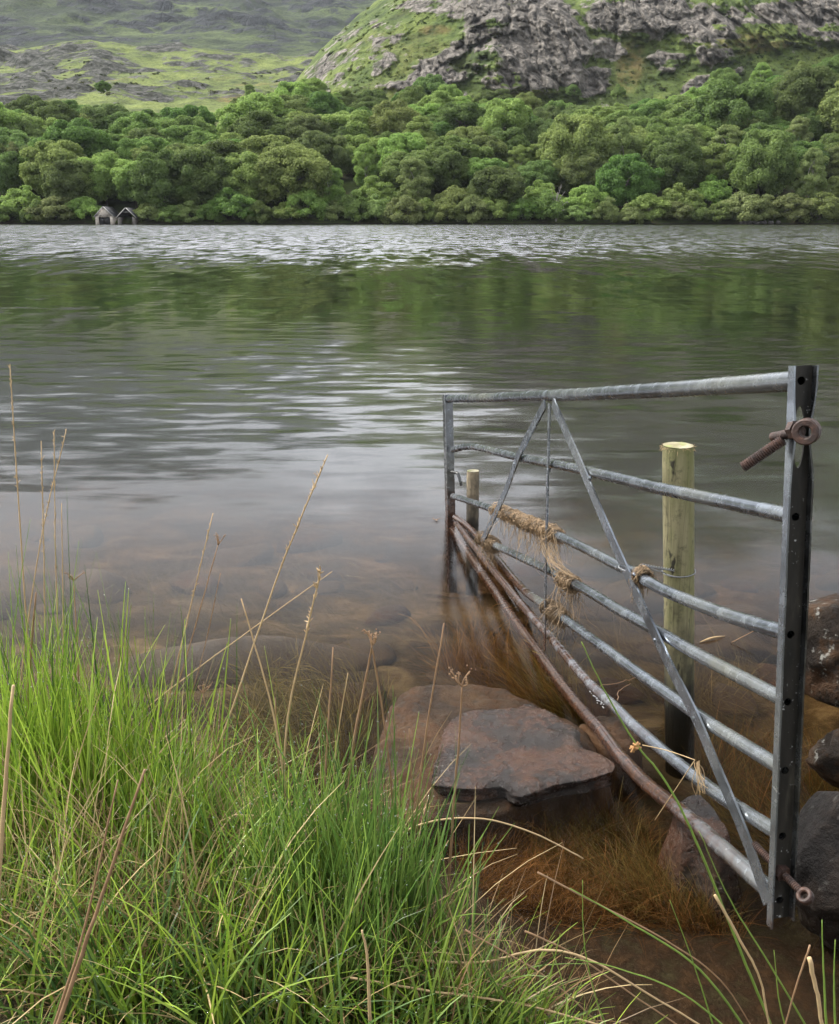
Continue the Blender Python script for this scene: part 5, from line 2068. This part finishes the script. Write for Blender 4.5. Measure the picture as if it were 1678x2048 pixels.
S = [
    ([(62, 1370), (36, 990), (20, 730)], .0019, 'tall straw stalk nearest the left edge, reaching highest against the lake', 'stalk_tan', 'seed'),
    ([(92, 1380), (88, 1120), (82, 882)], .0017, 'straw stalk second from the left edge with slim spike', 'stalk_tan', 'seed'),
    ([(122, 1400), (112, 1150), (108, 862)], .0016, 'straight straw stalk third from the left edge', 'stalk_tan', 'seed'),
    ([(40, 1380), (80, 1090), (133, 858)], .0017, 'straw stalk at far left leaning right across its neighbours', 'stalk_tan', 'seed'),
    ([(128, 1420), (126, 1200), (123, 1006)], .0015, 'shorter straw stalk right of the tall group at far left', 'stalk_tan', None),
    ([(158, 1520), (156, 1330), (147, 1160)], .0019, 'brown stalk with dark bud behind the left rushes', 'stalk_brown', 'twig'),
    ([(48, 1560), (58, 1360), (72, 1185)], .0026, 'thick brown stalk at far left leaning slightly right', 'stalk_brown', None),
    ([(310, 1520), (370, 1260), (426, 1026)], .0017, 'straw stalk rising right from behind the left rushes', 'stalk_tan', 'seed'),
    ([(300, 1560), (380, 1290), (436, 1090)], .0018, 'brown stalk with branching twiggy head against the lake', 'stalk_brown', 'twig'),
    ([(330, 1560), (400, 1330), (441, 1146)], .0012, 'thin bare brown stalk close right of the twiggy-headed one', 'stalk_brown', None),
    ([(380, 1660), (470, 1400), (560, 1140), (655, 910)], .0018, 'long straw stalk leaning right with fine spike over open water', 'stalk_tan', 'seed'),
    ([(150, 1540), (300, 1410), (480, 1275), (664, 1143)], .0015, 'straight pale straw slanting low to the right across other stalks', 'stalk_tan', None),
    ([(590, 1760), (568, 1600), (576, 1430), (612, 1270), (642, 1138)], .0020, 'pale grass stalk with long feathery spike bending right', 'stalk_tan', 'seed'),
    ([(610, 1790), (575, 1600), (545, 1420), (483, 1198)], .0019, 'tan stalk leaning left beside the feathery one', 'stalk_tan', None),
    ([(645, 1760), (650, 1560), (667, 1295)], .0024, 'stout upright brown stalk rising from the middle rushes', 'stalk_brown', None),
    ([(780, 1760), (785, 1600), (765, 1420), (738, 1262)], .0021, 'tan stalk bending left at the top near the flat stone', 'stalk_brown', None),
    ([(690, 1790), (700, 1540), (735, 1340), (745, 1290)], .0022, 'brown stalk with curled dead flower head in the middle rushes', 'stalk_brown', 'twig'),
    ([(652, 1740), (672, 1500), (696, 1346)], .0014, 'thin tan stalk just right of the stout upright one', 'stalk_tan', None),
    ([(822, 1800), (842, 1540), (888, 1247)], .0022, 'tan stalk leaning right in front of the flat stone', 'stalk_brown', None),
    ([(895, 1830), (905, 1640), (918, 1480), (924, 1372)], .0024, 'tan stalk with forked knobbly head standing before the flat stone', 'stalk_brown', 'twig'),
    ([(560, 1760), (558, 1560), (550, 1395)], .0016, 'short brown stalk between the two rush clumps', 'stalk_brown', None),
    ([(830, 1800), (826, 1620), (818, 1457)], .0014, 'thin short stalk left of the flat stone', 'stalk_brown', None),
    ([(520, 1700), (440, 1520), (405, 1385)], .0014, 'thin brown stalk with small head leaning left over the sunken boulder', 'stalk_brown', 'twig'),
    ([(245, 1560), (238, 1380), (240, 1290)], .0020, 'short brown stalk in the middle of the left rushes', 'stalk_brown', None),
]
for pp, r, lab, mat, head in S:
    stalk(pp, r * 1.35, lab, mat, head, dy=random.uniform(-.08, .08))
# near, thick stalks leaning across the foreground
stalk([(-20, 2000), (0, 1720), (26, 1370)], .0036, 'thick tan stalk close to the camera at the left edge', 'stalk_tan', None, Y=.95)
stalk([(100, 2080), (170, 1850), (235, 1560)], .0022, 'dark brown stalk close to camera leaning right, left of a pair', 'stalk_brown', None, Y=1.0)
stalk([(100, 2100), (190, 1830), (290, 1540)], .0034, 'thick brown stalk close to camera leaning right, right of a pair', 'stalk_brown', None, Y=.98)
stalk([(740, 2060), (735, 1920), (724, 1860)], .0030, 'blunt stub of olive stalk in front of the middle rushes', 'stalk_tan', None, Y=1.15)
# arching straws and rushes at the lower right
A = [
    ([(735, 1745), (800, 1670), (880, 1640), (980, 1640), (1080, 1672), (1166, 1717)], .0021, 'long tan straw arching out over the orange weed', 'stalk_tan', 1.72),
    ([(820, 1920), (960, 1925), (1080, 1900), (1180, 1920), (1300, 1990), (1450, 2080)], .0021, 'pale straw arching low across the bottom right', 'stalk_tan', 1.32),
    ([(700, 1955), (880, 1985), (1050, 2010), (1250, 2065)], .0020, 'tan straw lying nearly flat along the bottom edge', 'stalk_tan', 1.25),
    ([(1050, 1862), (1150, 1910), (1280, 2000), (1400, 2080)], .0017, 'rust-coloured straw slanting down right under the arching one', 'stalk_brown', 1.36),
    ([(930, 1860), (1100, 1960), (1230, 2080)], .0016, 'brown straw slanting down right from the middle rushes', 'stalk_brown', 1.30),
    ([(1075, 1745), (1180, 1800), (1330, 1880), (1440, 1960), (1520, 2080)], .0017, 'brown-tipped rush sweeping down to the bottom right', 'stalk_brown', 1.42),
    ([(1430, 1790), (1480, 1880), (1520, 1960), (1545, 2090)], .0024, 'tan dead stalk with split tip among the right-hand rushes', 'stalk_tan', 1.28),
    ([(1620, 1890), (1590, 1980), (1560, 2090)], .0015, 'thin straight brown straw left of the stub at bottom right', 'stalk_brown', 1.25),
    ([(1618, 1915), (1635, 1990), (1650, 2100)], .0034, 'blunt grey-tan stub of stalk in the bottom right corner', 'stalk_tan', 1.15),
]
for pp, r, lab, mat, Y in A:
    stalk(pp, r, lab, mat, None, Y=Y, dy=0, name='dry_stalk', group='arching dry stalks at lower right', rt=.7)
Gn = [
    ([(1562, 2100), (1480, 1900), (1400, 1700), (1335, 1570), (1265, 1478), (1205, 1372), (1163, 1283)], .0029, 'longest green rush with brown flower, crossing before the gate', 1.42),
    ([(1640, 2100), (1540, 1930), (1460, 1800), (1398, 1662)], .0022, 'green rush right of the long flowered rush', 1.40),
    ([(1520, 2100), (1400, 1940), (1250, 1840), (1140, 1776)], .0024, 'green rush arching left low over the orange weed', 1.36),
    ([(1440, 2100), (1395, 1950), (1340, 1800)], .0018, 'thin green rush in front of the weed near the gate foot', 1.34),
    ([(1230, 2100), (1190, 1990), (1168, 1880), (1165, 1760)], .0016, 'upright green rush over the dark water left of the others', 1.30),
    ([(1655, 2100), (1648, 1960), (1644, 1840)], .0022, 'upright green rush in the bottom right corner', 1.22),
    ([(1672, 2100), (1668, 1980), (1670, 1880)], .0020, 'short green rush at the right edge of the picture', 1.20),
    ([(1585, 2100), (1560, 2010), (1548, 1900)], .0017, 'slim green rush below the gate foot', 1.27),
    ([(1500, 2100), (1370, 1990), (1230, 1935), (1130, 1915)], .0017, 'low green rush arching left along the bottom', 1.26),
]
for k, (pp, r, lab, Y) in enumerate(Gn):
    o = stalk(pp, r, lab, 'rush_green', None, Y=Y, name='green_rush', group='green rushes at lower right', cat='rush', rt=.3)
    if k == 0:
        g = np.random.default_rng(8)
        hb = MB()
        c = at(1268, 1493, Y) - np.array(o.location)
        for _ in range(26):
            d = unit(g.normal(size=3) + np.array([.5, -.2, .1]))
            hb.tube([c, c + d * g.uniform(.005, .013)], [.0009, .0016], 5)
        hb.build('flower', M['rush_flower'], o)

# small things on the water
g = np.random.default_rng(2)
mb = MB()
c = gz(872, 1040, .004)
for d in [(.02, .01), (-.018, .006), (.004, -.03)]:
    mb.tube([(0, 0, 0), (d[0], d[1], .006)], [.0022, .0012], 5)
o = mb.build('twig', M['stalk_brown'])
o.location = c
tag(o, 'tiny forked twig on the water left of the far gate end', 'twig')
mb = MB()
a, b = gz(1400, 1284, .003), gz(1450, 1272, .003)
mb.tube(catmull([a - a, (b - a) * .5 + np.array([0, 0, .004]), b - a], 6), [.0012, .002, .003, .0035, .004, .004, .004, .0038, .0034, .003, .002, .0014, .001], 6)
o = mb.build('reed_fragment', M['stalk_tan'])
o.location = a
tag(o, 'pale reed fragment floating right of the thick post', 'reed')
mb = MB()
b2 = gz(1515, 1258, .05) - gz(1463, 1285, .003)
mb.tube(catmull([(0, 0, 0), b2 * .5, b2], 5), np.linspace(.0018, .0012, 11), 5)
o = mb.build('twig', M['stalk_brown'])
o.location = gz(1463, 1285, .003)
tag(o, 'dark thin twig poking from the water near the hinge stile', 'twig')
for pts_, lab in [([(1200, 1372), (1240, 1365), (1278, 1353)], 'bare twig lying across the water between lower rails'),
                  ([(1235, 1402), (1240, 1380), (1262, 1368)], 'short crooked twig standing beside the longer bare twig')]:
    mb = MB()
    P_ = [gz(*q, .006) for q in pts_]
    o3 = P_[0].copy()
    mb.tube(catmull([q - o3 for q in P_], 6) + g.normal(0, .0015, (13, 3)), np.linspace(.0016, .001, 13), 5)
    o = mb.build('twig', M['stalk_brown'])
    o.location = o3
    tag(o, lab, 'twig')
mb = MB()
p, q = og(1285, 1490, .05), og(1390, 1520, .03)
p2 = gz(1310, 1640, .01)
mb.tube(catmull([p * 0, (q - p) * .5 + np.array([0, 0, .004]), q - p], 5), .0011, 5)
mb.tube(catmull([q - p, (q - p) * .5 + (p2 - p) * .5, p2 - p], 5), .0010, 5)
o = mb.build('bent_straw', M['stalk_tan'])
o.location = p
tag(o, 'thin bent straw folded over the sixth rail by the brace', 'straw')
mb = MB()
for k in range(70):
    t = k / 69
    c = gz(1174 + 36 * t + g.normal(0, 3), 1366 + 45 * t + g.normal(0, 4), .002)
    mb.add(ICO1[0] * g.uniform(.0015, .004) * np.array([1, 1, .5]) + c, None, ICO1[1])
o = mb.build('foam', M['foam'])
tag(o, 'patch of white foam against the sixth rail', 'foam', kind='stuff')
